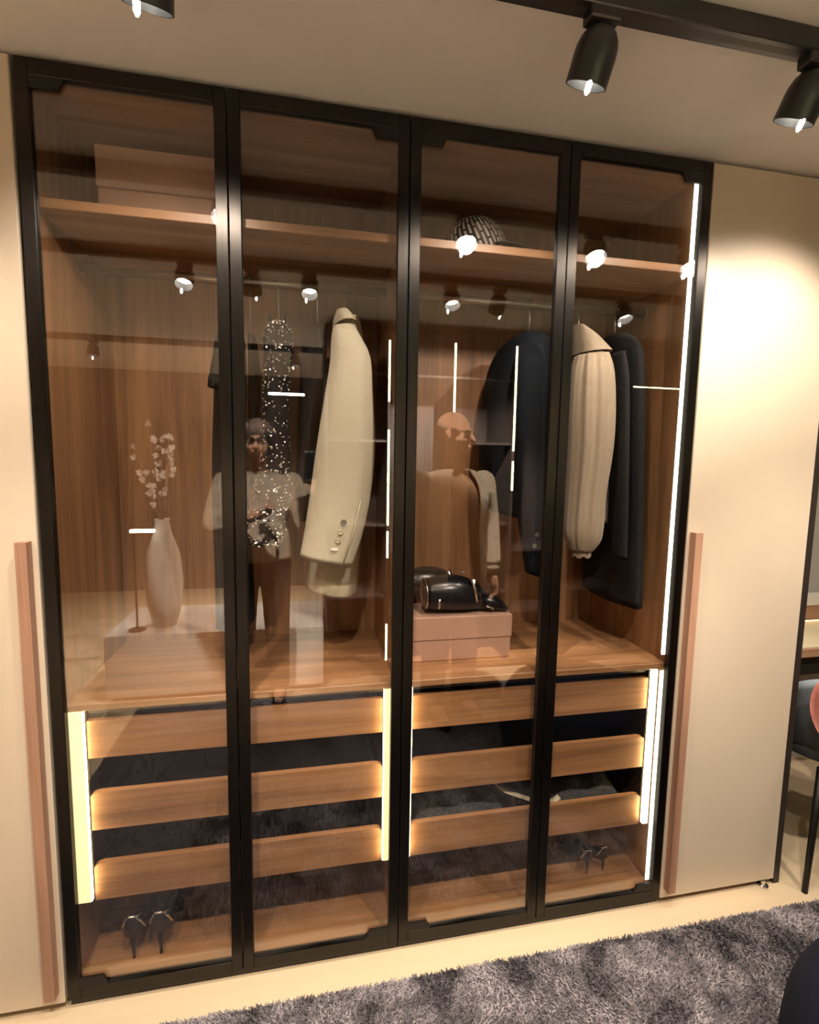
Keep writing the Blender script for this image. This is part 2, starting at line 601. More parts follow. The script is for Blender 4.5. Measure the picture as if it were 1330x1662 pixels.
def bay(xl, xr, label, left_led, right_led, side_led):
    root = thing('glass_wardrobe', ((xl + xr) / 2, BACK / 2, 0.0), label, 'wardrobe', 'glass-fronted wardrobe bays')
    t = 0.016
    a, b_ = xl + t, xr - t
    for x in (xl + 0.0005, xr - t - 0.0005):
        mk('side_panel', bx(x, x + t, 0.024, BACK + 0.02, ZB, ZT - 0.004), 'wood_z', root)
    mk('back_panel', bx(a, b_, BACK, BACK + 0.012, ZB + 0.02, ZT - 0.02, 0), 'wood_z', root)
    mk('top_panel', bx(a, b_, 0.024, BACK, ZT - 0.026, ZT - 0.006), 'wood_x', root)
    mk('base_panel', bx(a, b_, 0.024, BACK, ZB + 0.003, ZB + 0.027), 'wood_x', root)
    mk('plinth', bx(xl + 0.002, xr - 0.002, 0.012, 0.05, 0.0, ZB - 0.002), 'carcass_dark', root)
    mk('upper_shelf', bx(a, b_, 0.030, BACK - 0.001, 2.093, 2.116), 'wood_x', root)
    dk = mk('deck', bx(a, b_, 0.026, BACK - 0.001, 0.837, 0.856), 'wood_x', root)
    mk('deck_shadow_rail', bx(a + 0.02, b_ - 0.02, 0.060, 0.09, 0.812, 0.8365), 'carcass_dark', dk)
    # hanging rail with its end brackets
    rl = mk('clothes_rail', tube(B(), [(a, 0.26, 2.035), (b_, 0.26, 2.035)], 0.0115, 16), 'steel', root, True)
    for x in (a + 0.003, b_ - 0.003):
        mk('rail_bracket', lathe(B(), [(0, -0.003), (0.02, -0.003), (0.02, 0.003), (0, 0.003)], (x, 0.26, 2.035), (1, 0, 0), 20), 'steel', rl)
    # lit posts beside the drawers
    x0, x1 = a + 0.001, b_ - 0.001
    for rng in (left_led, right_led):
        mk('led_post', bx(rng[0], rng[1], 0.026, 0.040, 0.286, 0.834), 'led_warm' if rng[2] == 'w' else 'led_cool', root)
        xi = rng[1] if rng is left_led else rng[0] - 0.0012
        mk('added_spill_strip', bx(xi, xi + 0.0012, 0.028, 0.039, 0.288, 0.832, 0), 'added_spill_strip', root)  # thin bright strip, added to spill light onto the drawer fronts
    dx0, dx1 = left_led[1] + 0.003, right_led[0] - 0.002
    mk('drawer_housing', box(box(box(B(), dx0 - 0.004, dx0 - 0.001, 0.047, BACK - 0.01, 0.28, 0.834), dx1 + 0.001, dx1 + 0.004, 0.047, BACK - 0.01, 0.28, 0.834), dx0, dx1, BACK - 0.03, BACK - 0.01, 0.28, 0.834), 'carcass_dark', root)
    for z0, z1, r in ((0.693, 0.799, False), (0.484, 0.593, True), (0.275, 0.383, True)):
        drawer(root, dx0, dx1, z0, z1, r)
    if side_led:
        for z0, z1 in ((0.885, 2.350), (0.075, 0.830)):
            mk('led_profile', bx(b_ - 0.023, b_ - 0.007, 0.0245, 0.0295, z0, z1), 'led_edge', root)
    return root


wl = bay(0.0, 2 * DW, 'wood-lined glass-door wardrobe bay holding the cream blazer', (0.024, 0.060, 'w'), (0.868, 0.893, 'w'), False)
wr = bay(2 * DW, 4 * DW, 'wood-lined glass-door wardrobe bay holding the sand blouse and boots', (0.934, 0.952, 'w'), (1.765, 1.784, 'c'), True)
door(wl, 0.0, DW, True)
door(wl, DW, 2 * DW, False)
door(wr, 2 * DW, 3 * DW, True)
door(wr, 3 * DW, 4 * DW, False)


# ------------------------------------------------------------------ cream cabinets on both sides
def cabinet(x0, x1, hx, label, feet):
    root = thing('cabinet', ((x0 + x1) / 2, 0.27, 0.0), label, 'cabinet', 'closed cream cabinets')
    mk('body', bx(x0 + 0.001, x1 - 0.001, 0.024, 0.56, 0.03, ZT - 0.002), 'carcass_dark', root)
    d = mk('door', bx(x0 + 0.002, x1 - 0.006, 0.0, 0.022, 0.022, ZT, 0.002), 'cream', root)
    mk('handle', poly_prism(B(), [(hx, 0.06), (hx + 0.026, 0.06), (hx + 0.026, 1.297), (hx, 1.297)], -0.026, -0.0005), 'handle_wood', d)
    mk('plinth', bx(x0 + 0.002, x1 - 0.03, 0.05, 0.08, 0.0, 0.029), 'carcass_dark', root)
    if feet:
        mk('end_panel', bx(x1 - 0.004, x1 + 0.022, 0.002, 0.56, 0.0, ZT), 'carcass_dark', root)
    for fx in feet:
        mk('foot', lathe(B(), [(0, 0), (0.018, 0), (0.018, 0.006), (0.008, 0.01), (0.008, 0.0215), (0, 0.0215)], (fx, 0.001, 0.0), n=16), 'chrome', root)
    return root


cabinet(-0.47, -0.001, -0.045, 'cream cabinet with a long wooden handle by the drawers with the warm lit posts', ())
cabinet(4 * DW + 0.001, 2.305, 1.842, 'cream cabinet with a long wooden handle standing beside the desk and chair', (2.255,))

# ------------------------------------------------------------------ track lights
def track(y, xa, xb, label):
    root = thing('lighting_track', ((xa + xb) / 2, y, CEIL - 0.04), label, 'lighting track')
    bm = B()
    box(bm, xa, xb, y - 0.020, y + 0.020, CEIL - 0.044, CEIL - 0.0005, 0.002)
    mk('rail', bm, 'lamp_black', root)
    bm = B()
    box(bm, xa + 0.01, xb - 0.01, y - 0.007, y + 0.007, CEIL - 0.039, CEIL - 0.0442)
    mk('slot', bm, 'carcass_dark', root)
    return root


def spot(x, y, aim, power, label, group, size=64, tip=True, blend=0.55):
    root = thing('track_spotlight', (x, y, CEIL - 0.04), label, 'spotlight', group)
    zt = CEIL - 0.0395
    mk('adapter', bx(x - 0.032, x + 0.032, y - 0.018, y + 0.018, zt - 0.024, zt, 0.003), 'lamp_black', root)
    mk('stem', lathe(B(), [(0, 0), (0.009, 0), (0.009, 0.022), (0, 0.022)], (x, y, zt - 0.045), n=14), 'lamp_black', root)
    top = Vector((x, y, zt - 0.040))
    ax = V3(aim).normalized()
    L = 0.080
    pr = [(0, -0.014), (0.014, -0.012), (0.027, -0.005), (0.036, 0.008), (0.040, 0.022), (0.041, 0.034), (0.041, L), (0.038, L), (0.0365, L - 0.044), (0, L - 0.044)]
    h = mk('lamp_head', lathe(B(), pr, top, ax, 28), 'lamp_black', root)
    sharp(h, 35)
    mk('lens', lathe(B(), [(0, L - 0.043), (0.0355, L - 0.043), (0.0355, L - 0.038), (0, L - 0.036)], top, ax, 24), 'lamp_lens', h)
    if tip:
        side = ax.cross(Vector((0, 0, 1))).normalized()
        side = (side * -0.45 + ax.cross(side) * 0.9).normalized()
        p = top + ax * (L - 0.002) + side * 0.036
        mk('acrylic_tip', tube(B(), [p - ax * 0.004, p, p + ax * 0.016, p + ax * 0.022], [0.003, 0.0055, 0.0055, 0.002], 10), 'lamp_tip', h, True)
    ld = bpy.data.lights.new('spot_beam', 'SPOT')
    ld.energy = power
    ld.color = WARM
    ld.spot_size = math.radians(size)
    ld.spot_blend = blend
    ld.shadow_soft_size = 0.026
    lo = bpy.data.objects.new('spot_beam', ld)
    COL.objects.link(lo)
    lo.parent = root
    lo.location = top + ax * (L + 0.004) - org(root)
    lo.rotation_euler = ax.to_track_quat('-Z', 'Y').to_euler()
    return root


TY = -0.415
track(TY, -0.75, 3.4, 'black ceiling track running along the wardrobe front')
FRONT = [(-0.42, 'over the cream cabinet by the warm lit post'), (0.395, 'over the bay with the storage box'), (1.205, 'over the glass door before the cap'), (1.705, 'over the lit wardrobe edge'), (2.11, 'over the cream cabinet beside the desk'), (2.95, 'over the desk')]
for x, where in FRONT:
    spot(x, TY, (-0.12, 0.50, -1.0), SPOT_FRONT, 'black track spotlight with a glowing tip ' + where, 'spotlights on the near track', size=116, blend=1.0)
T2 = -1.10
track(T2, -1.2, 3.6, 'black ceiling track across the rug, above the two people, mirrored in the glass')
for x, where in ((0.115, 'above the white plinth'), (0.66, 'above the phone'), (1.345, 'above the man'), (2.29, 'above the rug end')):
    spot(x, T2, (0.0, 0.46, -1.0), SPOT_SECOND, 'black spotlight turned to the wardrobe, mirrored in the glass, hung ' + where, 'spotlights on the far track', size=66, blend=0.7)
for x, where in ((0.40, 'the woman with the phone'), (1.60, 'the man in the blazer')):  # extra heads turned away from the wardrobe, added to light the two people
    spot(x, T2, (0.0, -0.88, -1.0), SPOT_ADDED * (1.0 if x < 1 else 1.9), 'added black spotlight on the second track, lighting ' + where, 'spotlights on the far track', size=80, blend=0.6)

# ------------------------------------------------------------------ rug
def rug():
    root = thing('rug', (1.2, -0.95, 0.0), 'mottled grey shaggy rug lying in front of the wardrobe', 'rug')
    rx0, rx1, ry0, ry1 = -0.35, 3.1, -1.72, -0.098
    mk('rug_backing', bx(rx0, rx1, ry0, ry1, 0.0005, 0.010, 0.003), 'rug_base', root)
    rng = np.random.default_rng(4)
    n1, n2 = 95000, 25000
    px = np.concatenate([rng.uniform(0.2, 2.75, n1), rng.uniform(rx0, rx1, n2)])
    py = np.concatenate([ry1 - rng.uniform(0, 1, n1) ** 1.4 * 0.85, rng.uniform(ry0, ry1 - 0.3, n2)])
    n = len(px)
    ang = rng.uniform(0, 2 * np.pi, n)
    wd = rng.uniform(0.0016, 0.0030, n)
    hh = rng.uniform(0.005, 0.010, n)
    lean = np.sin(px * 9 + np.cos(py * 11) * 2) * 0.006
    dx, dy = np.cos(ang) * wd, np.sin(ang) * wd
    tx = px + lean + rng.normal(0, 0.005, n)
    ty = np.minimum(py + rng.normal(0, 0.005, n), ry1 + 0.006)
    z0 = np.full(n, 0.009)
    a = np.stack([px - dx, py - dy, z0], 1)
    b_ = np.stack([px + dx, py + dy, z0], 1)
    c = np.stack([tx + dx * .6, ty + dy * .6, z0 + hh], 1)
    d = np.stack([tx - dx * .6, ty - dy * .6, z0 + hh], 1)
    co = np.stack([a, b_, c, d], 1).reshape(-1, 3)
    me = bpy.data.meshes.new('pile')
    me.vertices.add(4 * n)
    me.vertices.foreach_set('co', co.ravel())
    me.loops.add(4 * n)
    me.loops.foreach_set('vertex_index', np.arange(4 * n, dtype=np.int32))
    me.polygons.add(n)
    me.polygons.foreach_set('loop_start', np.arange(0, 4 * n, 4, dtype=np.int32))
    me.polygons.foreach_set('loop_total', np.full(n, 4, dtype=np.int32))
    me.update(calc_edges=True)
    tag(mk('pile', me, 'rug_pile', root), kind='stuff')


rug()

# ------------------------------------------------------------------ hangers and clothes
RY, RZ = 0.26, 2.035


def hanger(x, label, zbar=1.915, half=0.19, mt='black_metal'):
    """A hanger on the rail, its arms pointing to the front and the back of the wardrobe."""
    root = thing('hanger', (x, RY, zbar), label, 'hanger', 'clothes hangers on the rails')
    hk = [(x, RY + 0.016 * math.cos(a), RZ + 0.0005 + 0.016 * math.sin(a)) for a in [math.radians(v) for v in range(-60, 181, 24)]]
    pts = [(x, RY, zbar + 0.01), (x, RY, RZ - 0.035), (x, RY + 0.006, RZ - 0.022)] + hk
    mk('hook', tube(B(), pts, 0.0022, 8), 'steel', root, True)
    arm = [(x, RY - half, zbar - 0.055), (x, RY - half * 0.6, zbar - 0.02), (x, RY - 0.03, zbar + 0.008), (x, RY, zbar + 0.012), (x, RY + 0.03, zbar + 0.008), (x, RY + half * 0.6, zbar - 0.02), (x, RY + half, zbar - 0.055)]
    mk('arms', tube(B(), arm, [0.004, 0.004, 0.004, 0.004, 0.004, 0.004, 0.004], 10), mt, root, True)
    return root


def garment(name, label, cat, group='clothes hung in the wardrobe', loc=(0, 0, 0)):
    return thing(name, loc, label, cat, group)


def put(keys, hang_label, half, drop=0.012):
    """Hang a hanger in the neck of a garment whose first ring is keys[0]."""
    xl, yl, xr, yr, d, ry = keys[0]
    c = (at(xl, yl, 'y', d) + at(xr, yr, 'y', d)) / 2
    hanger(float(c[0]), hang_label, zbar=float(c[2]) - drop, half=half)
    return keys


# black pleated dress behind the first pair of door stiles
g = garment('dress', 'long black pleated dress hanging behind the first pair of door stiles', 'dress', loc=tuple(at(380, 1008, 'y', 0.28)))
K = put([(356, 545, 396, 548, .28, .09), (350, 575, 398, 578, .28, .12), (351, 640, 398, 640, .29, .12), (348, 720, 398, 720, .30, .11), (348, 820, 402, 820, .31, .105), (352, 930, 410, 930, .31, .10), (354, 1010, 412, 1006, .31, .10)], 'thin black hanger inside the pleated dress', .06)
mk('body', loft(B(), rings_px(K), 72, 0.05, 15, 3), 'black_cloth', g, True)
mk('sleeve', loft(B(), rings_px([(354, 552, 370, 552, .16, .03), (346, 580, 370, 580, .13, .035), (338, 628, 366, 632, .12, .035)]), 20, 0.03, 4, 2, neck=False), 'black_cloth', g, True)

# black blouse deeper in the bay, beside the sequin dress
g = garment('blouse', 'black short blouse hanging between the pleated dress and the sequin dress', 'blouse', loc=tuple(at(412, 690, 'y', 0.3)))
K = put([(405, 550, 416, 551, .32, .08), (405, 600, 421, 600, .34, .11), (406, 680, 421, 680, .34, .11), (408, 790, 418, 790, .34, .11)], 'thin black hanger inside the black blouse', .05)
mk('body', loft(B(), rings_px(K), 40, 0.05, 7, 8), 'black_cloth', g, True)


# black sequin dress
def sequin_dress():
    keys = put([(434, 528, 470, 528, .24, .05), (428, 548, 476, 548, .23, .08), (428, 600, 474, 600, .22, .10), (426, 660, 470, 660, .20, .10), (424, 740, 472, 740, .18, .09), (412, 800, 474, 800, .14, .07), (398, 850, 466, 850, .12, .06), (394, 880, 456, 884, .12, .055)], 'thin black hanger carrying the sequin dress', .035)
    g = garment('dress', 'black sleeveless dress covered in silver sequins with a ragged hem', 'dress', loc=tuple(at(440, 885, 'y', 0.2)))
    rr = rings_px(keys)
    mk('body', loft(B(), rr, 40, 0.04, 6, 5), 'black_cloth', g, True)
    for xs in (437, 464):
        p = at(xs, 530, 'y', .22)
        mk('strap', tube(B(), [p + (0, 0.03, -0.01), p + (0, 0.02, 0.028), p + (0, 0.05, 0.045)], 0.004, 8), 'black_cloth', g, True)
    # ragged sequin fringe at the hem
    rnd = random.Random(9)
    bm = B()
    for xs, yb in ((398, 890), (412, 884), (426, 886), (440, 892), (450, 908), (456, 896)):
        p, q = at(xs, 868, 'y', .12), at(xs + 2, yb, 'y', .12)
        tube(bm, [p, (p + q) / 2, q], [0.010, 0.007, 0.002], 7)
    mk('hem_fringe', bm, 'black_cloth', g, True)
    bm = B()
    cnt = 0
    while cnt < 520:
        f = rnd.random() ** 0.9
        k = f * (len(rr) - 1)
        i = min(int(k), len(rr) - 2)
        t = k - i
        c = rr[i][0] * (1 - t) + rr[i + 1][0] * t
        h = rr[i][1] * (1 - t) + rr[i + 1][1] * t
        ry = rr[i][2] * (1 - t) + rr[i + 1][2] * t
        a = rnd.uniform(math.pi * 1.04, math.pi * 1.96)
        p = V3(c + h * math.cos(a) * 1.05 + np.array([0, ry * math.sin(a) * 1.12 - 0.004, 0]))
        nrm = Vector((math.cos(a) * 0.7 + rnd.uniform(-.5, .5), -0.7 + rnd.uniform(-.3, .3), rnd.uniform(-.3, .7))).normalized()
        s = nrm.orthogonal().normalized()
        u = nrm.cross(s)
        r = rnd.uniform(0.0018, 0.0036)
        vs = [bm.verts.new(p + s * (r * math.cos(j * math.pi / 3)) + u * (r * math.sin(j * math.pi / 3))) for j in range(6)]
        bm.faces.new(vs)
        top = bm.verts.new(p + nrm * r * 0.5)
        for j in range(6):
            bm.faces.new((vs[j], vs[(j + 1) % 6], top))
        cnt += 1
    tag(mk('sequins', bm, 'sequin', g), 'silver sequins', kind='stuff')
    return g


sequin_dress()

# dark jacket half hidden behind the cream blazer
g = garment('jacket', 'black jacket half hidden behind the cream blazer', 'jacket', loc=tuple(at(500, 800, 'y', 0.32)))
K = put([(500, 535, 530, 538, .32, .07), (490, 565, 530, 572, .34, .11), (484, 650, 523, 650, .35, .115), (482, 720, 515, 720, .35, .115), (480, 840, 500, 840, .35, .11)], 'thin black hanger inside the half-hidden black jacket', .04)
mk('body', loft(B(), rings_px(K), 36, 0.03, 5, 4), 'black_cloth', g, True)
mk('sleeve', loft(B(), rings_px([(518, 556, 530, 556, .20, .03), (504, 640, 518, 640, .17, .045), (488, 740, 504, 740, .16, .045), (482, 800, 494, 800, .16, .04)]), 24, 0.03, 3, 4, neck=False), 'black_cloth', g, True)


# cream blazer, its sleeve towards the doors
def blazer():
    g = garment('blazer', 'cream tailored blazer with buttoned cuff hanging beside the centre partition', 'blazer', loc=tuple(at(545, 955, 'y', 0.2)))
    sl = rings_px([(541, 530, 574, 528, .115, .030), (538, 548, 587, 550, .105, .050), (536, 587, 602, 583, .098, .056), (528, 640, 606, 636, .095, .058), (516, 714, 609, 722, .093, .056), (504, 800, 604, 792, .090, .052), (495, 860, 590, 862, .088, .048), (487, 903, 571, 920, .086, .044)])
    s = mk('sleeve', loft(B(), sl, 40, 0.018, 3, 6, power=2.2, neck=False), 'cream_cloth', g, True)
    mk('shoulder', loft(B(), rings_px([(545, 509, 566, 508, .20, .06), (541, 520, 571, 518, .19, .10), (540, 536, 580, 534, .20, .13)], 3), 32, 0, 3, 1, power=2.2, hem=0), 'cream_cloth', g, True)
    K = put([(541, 532, 582, 530, .27, .15), (540, 580, 590, 578, .30, .185), (534, 660, 596, 658, .30, .185), (524, 760, 592, 758, .30, .18), (512, 860, 586, 860, .30, .17), (497, 936, 581, 930, .29, .165), (500, 944, 578, 952, .29, .16)], 'thin black hanger inside the cream blazer', .045, .03)
    mk('body', loft(B(), rings_px(K), 40, 0.02, 4, 2), 'lining', g, True)
    mk('collar', tube(B(), [at(549, 515, 'y', .19), at(552, 508, 'y', .18), at(560, 507, 'y', .18), at(566, 513, 'y', .19)], [.010, .014, .014, .009], 10), 'cream_cloth', g, True)
    # cuff vent, buttons and tag
    a, b_ = at(574, 866, 'y', .041), at(557, 915, 'y', .040)
    mk('cuff_vent', tube(B(), [at(586, 812, 'y', .042), a, b_], [0.0012, 0.0022, 0.0022], 8), 'lining', s, True)
    for i, (x, y, r) in enumerate(((558, 848, .0085), (553, 864, .0075), (549, 878, .0075))):
        c = at(x, y, 'y', .037)
        mk('button', lathe(B(), [(0, -.0025), (r * .55, -.0025), (r * .8, -.004), (r, -.002), (r, .002), (0, .003)], c, (0, 1, 0.0), 20), 'button' if i == 0 else 'lining', s)
    c = at(543, 892, 'y', .037)
    mk('cuff_tag', bx(c[0] - .010, c[0] + .010, c[1] - .001, c[1] + .002, c[2] - .004, c[2] + .004, .0005), 'tag_white', s)


blazer()

# navy jacket in the right bay
g = garment('jacket', 'dark navy tailored jacket hanging above the box with the boots', 'jacket', loc=tuple(at(850, 900, 'y', 0.28)))
K = put([(838, 545, 872, 550, .28, .09), (818, 562, 882, 566, .29, .14), (802, 595, 882, 600, .30, .15), (792, 640, 882, 645, .30, .15), (785, 710, 882, 712, .30, .15), (786, 780, 882, 790, .30, .145), (800, 830, 882, 850, .30, .14)], 'thin black hanger inside the navy jacket', .06)
mk('body', loft(B(), rings_px(K), 44, 0.02, 5, 7), 'navy_cloth', g, True)
mk('sleeve', loft(B(), rings_px([(842, 560, 880, 562, .14, .03), (836, 600, 884, 602, .11, .05), (832, 690, 884, 700, .10, .05), (838, 800, 884, 810, .10, .048), (850, 890, 884, 900, .10, .044), (856, 930, 882, 934, .10, .042)]), 30, 0.02, 3, 6, power=2.2, neck=False), 'navy_cloth', g, True)
for x, y in ((872, 868), (868, 886)):
    c = at(x, y, 'y', .054)
    mk('button', lathe(B(), [(0, -.002), (.007, -.002), (.007, .002), (0, .002)], c, (0, 1, 0), 16), 'button', g)


# sand blouse with a gathered cuff
def sand_blouse():
    g = garment('blouse', 'sand-coloured blouse with a full gathered sleeve in the lit bay', 'blouse', loc=tuple(at(950, 905, 'y', 0.2)))
    yoke = rings_px([(926, 531, 938, 536, .18, .06), (928, 545, 962, 552, .17, .07), (936, 575, 986, 573, .14, .07)], 4)
    mk('yoke', loft(B(), yoke, 30, 0, 3, 2, hem=0), 'sand_cloth', g, True)
    sl = rings_px([(938, 577, 984, 575, .100, .050), (931, 606, 991, 606, .090, .062), (927, 660, 993, 668, .086, .066), (925, 730, 989, 730, .084, .066), (921, 800, 978, 800, .082, .062), (918, 850, 975, 850, .082, .058), (920, 872, 971, 876, .082, .050), (928, 893, 958, 894, .082, .036)])
    s = mk('sleeve', loft(B(), sl, 72, 0.045, 9, 3, power=2.1, grow=False, hem=0.02, neck=False), 'sand_cloth', g, True)
    c = at(944, 900, 'y', .082)
    bm = B()
    for k in range(3):
        ring = [c + np.array([0.026 * math.cos(a), 0.026 * math.sin(a), 0.012 - 0.007 * k + 0.004 * math.sin(6 * a)]) for a in np.linspace(0, 2 * math.pi, 37)]
        tube(bm, ring, 0.0045, 8, cap=False)
    mk('gathered_cuff', bm, 'sand_cloth', s, True)
    K = put([(912, 548, 946, 552, .30, .12), (908, 600, 960, 600, .30, .16), (908, 700, 964, 700, .30, .16), (908, 800, 964, 800, .30, .16), (910, 840, 962, 842, .30, .16)], 'thin black hanger inside the sand blouse', .07)
    mk('body', loft(B(), rings_px(K), 44, 0.04, 6, 5), 'sand_cloth', g, True)


sand_blouse()

# dark coat at the end of the rail
g = garment('coat', 'long charcoal coat at the end of the rail by the lit edge', 'coat', loc=tuple(at(994, 967, 'y', 0.28)))
K = put([(984, 548, 1000, 550, .28, .09), (980, 580, 1008, 582, .28, .16), (978, 680, 1010, 680, .28, .17), (977, 800, 1010, 800, .28, .17), (976, 900, 1009, 900, .28, .17), (974, 968, 1009, 966, .28, .17)], 'thin black hanger inside the charcoal coat', .055)
mk('body', loft(B(), rings_px(K), 44, 0.03, 5, 12), 'charcoal_cloth', g, True)
mk('sleeve', loft(B(), rings_px([(1000, 572, 1010, 572, .15, .03), (999, 620, 1013, 620, .13, .045), (998, 740, 1013, 740, .12, .045), (998, 860, 1012, 860, .12, .04), (999, 905, 1010, 906, .12, .04)]), 26, 0.03, 3, 9, neck=False), 'charcoal_cloth', g, True)


# ------------------------------------------------------------------ boxes, cap, shoes
def carton(name, x0, x1, y0, y1, z0, z1, label, split=0.5):
    r = thing(name, ((x0 + x1) / 2, (y0 + y1) / 2, z0), label, 'box')
    zs = z0 + (z1 - z0) * split
    mk('box_base', bx(x0 + .003, x1 - .003, y0 + .003, y1 - .003, z0 + .0005, zs, .002), 'box_card', r)
    mk('lid', bx(x0, x1, y0, y1, zs + .0015, z1, .002), 'box_card', r)
    return r


p = at(160, 322, 'z', 2.117)
carton('storage_box', 0.122, 0.43, 0.11, 0.40, 2.1165, 2.292, 'wide dusty-brown lidded box on the upper shelf', 0.42)
BXY, BXZ = 0.155, 1.004
carton('shoe_box', 0.945, 1.317, BXY, 0.40, 0.8565, BXZ, 'dusty-brown lidded shoe box on the deck under the black boots', 0.47)


def cap():
    c = np.array([1.150, 0.155, 2.1165])
    g = thing('baseball_cap', tuple(c), 'black and grey jacquard baseball cap on the upper shelf', 'cap')
    bm = B()
    uvl = bm.loops.layers.uv.new('UVMap')
    n, mrow = 40, 12
    rows = []
    for i in range(mrow + 1):
        t = i / mrow * math.pi / 2
        rows.append([bm.verts.new(V3(c + np.array([0.100 * math.cos(t) ** 0.8 * math.cos(a), 0.088 * math.cos(t) ** 0.8 * math.sin(a), 0.122 * math.sin(t) + 0.001]))) for a in [j / n * 2 * math.pi for j in range(n)]])
    for i in range(mrow):
        for j in range(n):
            k = (j + 1) % n
            f = bm.faces.new((rows[i][j], rows[i][k], rows[i + 1][k], rows[i + 1][j]))
            for lp, (u, v) in zip(f.loops, ((j, i), (j + 1, i), (j + 1, i + 1), (j, i + 1))):
                lp[uvl].uv = (v / mrow * 0.55, u / n * 1.6)
    crown = mk('crown', bm, 'cap_jacquard', g, True)
    bm = B()
    uvl = bm.loops.layers.uv.new('UVMap')
    up, lo = [], []
    for i in range(5):
        s = i / 4
        ru, rl = [], []
        for j in range(15):
            a = -1.25 + 2.5 * j / 14
            r = 0.097 + 0.075 * s * math.cos(a * 0.72)
            z = 0.032 - 0.010 * s - 0.006 * (a / 1.25) ** 2
            pnt = c + np.array([r * math.cos(a), 0.088 / 0.1 * r * math.sin(a), z])
            ru.append(bm.verts.new(V3(pnt)))
            rl.append(bm.verts.new(V3(pnt - (0, 0, .004))))
        up.append(ru)
        lo.append(rl)
    for i in range(4):
        for j in range(14):
            f = bm.faces.new((up[i][j], up[i][j + 1], up[i + 1][j + 1], up[i + 1][j]))
            for lp, (u, v) in zip(f.loops, ((j, i), (j + 1, i), (j + 1, i + 1), (j, i + 1))):
                lp[uvl].uv = (v * 0.05, u * 0.06)
            bm.faces.new((lo[i][j], lo[i + 1][j], lo[i + 1][j + 1], lo[i][j + 1]))
    for j in range(14):
        bm.faces.new((up[4][j], up[4][j + 1], lo[4][j + 1], lo[4][j]))
    bmesh.ops.recalc_face_normals(bm, faces=bm.faces)
    mk('visor', bm, 'cap_jacquard', g, True)
    mk('top_button', lathe(B(), [(0, -.002), (.008, 0), (.007, .004), (0, .006)], c + (0, 0, .1215), n=12), 'cap_jacquard', crown, True)


cap()


def pump(x, y, z, ang, label, group, scale=1.0):
    """A stiletto pump with its heel at (x, y, z) and its toe pointing along ang."""
    g = thing('high_heel', (x, y, z), label, 'shoe', group)
    ca, sa = math.cos(ang), math.sin(ang)
    S = scale

    def P(l, s_, h):
        return Vector((x + (l * ca - s_ * sa) * S, y + (l * sa + s_ * ca) * S, z + h * S))
    # stations along the foot: length, sole height, half-width, upper height
    st = [(-0.012, .092, .010, .052), (0.000, .090, .022, .060), (0.03, .086, .028, .050), (0.07, .066, .027, .036), (0.11, .034, .031, .030), (0.145, .012, .037, .028), (0.175, .005, .036, .030), (0.205, .004, .026, .028), (0.228, .004, .012, .016), (0.240, .004, .003, .006)]
    bm = B()
    rows = []
    nn = 16
    for i, (l, h0, w_, uh) in enumerate(st):
        closed = l > 0.165
        row = []
        for j in range(nn):
            a = j / (nn - 1) * math.pi
            if closed:
                row.append(bm.verts.new(P(l, -w_ * math.cos(a), h0 + uh * math.sin(a) ** 0.8)))
            else:
                # open throat: both sides rise, the middle drops into the insole
                s_ = -w_ * math.cos(a)
                e = abs(math.cos(a))
                row.append(bm.verts.new(P(l, s_ * (1.0 if e > 0.6 else 0.9), h0 + (uh * (1 - abs(e - 0.75) / 0.25) if e > 0.5 else 0.004))))
        rows.append(row)
    for i in range(len(rows) - 1):
        for j in range(nn - 1):
            bm.faces.new((rows[i][j], rows[i][j + 1], rows[i + 1][j + 1], rows[i + 1][j]))
        bm.faces.new((rows[i][nn - 1], rows[i][0], rows[i + 1][0], rows[i + 1][nn - 1]))
    bm.faces.new(rows[0])
    bm.faces.new(list(reversed(rows[-1])))
    bmesh.ops.recalc_face_normals(bm, faces=bm.faces)
    up = mk('upper', bm, 'patent', g, True)
    # back counter with its bright rim
    bm = B()
    cr = []
    for k in range(3):
        f = k / 2
        cr.append([bm.verts.new(P(0.018 - 0.034 * math.cos(a) * (1 - .1 * f), 0.030 * math.sin(a) * (1 - .22 * f), .088 + .066 * f * (0.72 + 0.28 * math.cos(a)))) for a in np.linspace(-1.45, 1.45, 15)])
    for k in range(2):
        for j in range(14):
            bm.faces.new((cr[k][j], cr[k][j + 1], cr[k + 1][j + 1], cr[k + 1][j]))
    rim = [v.co.copy() for v in cr[2]]
    o = mk('counter', bm, 'patent', g, True)
    sm = o.modifiers.new('thick', 'SOLIDIFY')
    sm.thickness = 0.003 * S
    mk('rim', tube(B(), rim, 0.0038 * S, 8), 'chrome', up, True)
    for sd in (-1, 1):
        mk('side_trim', tube(B(), [P(-.010, sd * .010, .152), P(.000, sd * .024, .128), P(.012, sd * .0315, .100), P(.022, sd * .0315, .090)], [.003 * S, .0045 * S, .006 * S, .003 * S], 8), 'chrome', up, True)
    mk('heel', tube(B(), [P(0.002, 0, 0.0), P(0.000, 0, .02), P(-0.002, 0, .05), P(0.004, 0, .078), P(0.012, 0, .094)], [.0042 * S, .0045 * S, .0062 * S, .012 * S, .020 * S], 12), 'patent', g, True)
    mk('sole', tube(B(), [P(l, 0, h + .001) for l, h in ((.10, .036), (.145, .010), (.19, .0035), (.23, .0035))], [.012 * S, .028 * S, .024 * S, .006 * S], 12, flat=0.12), 'patent', g, True)
    return g


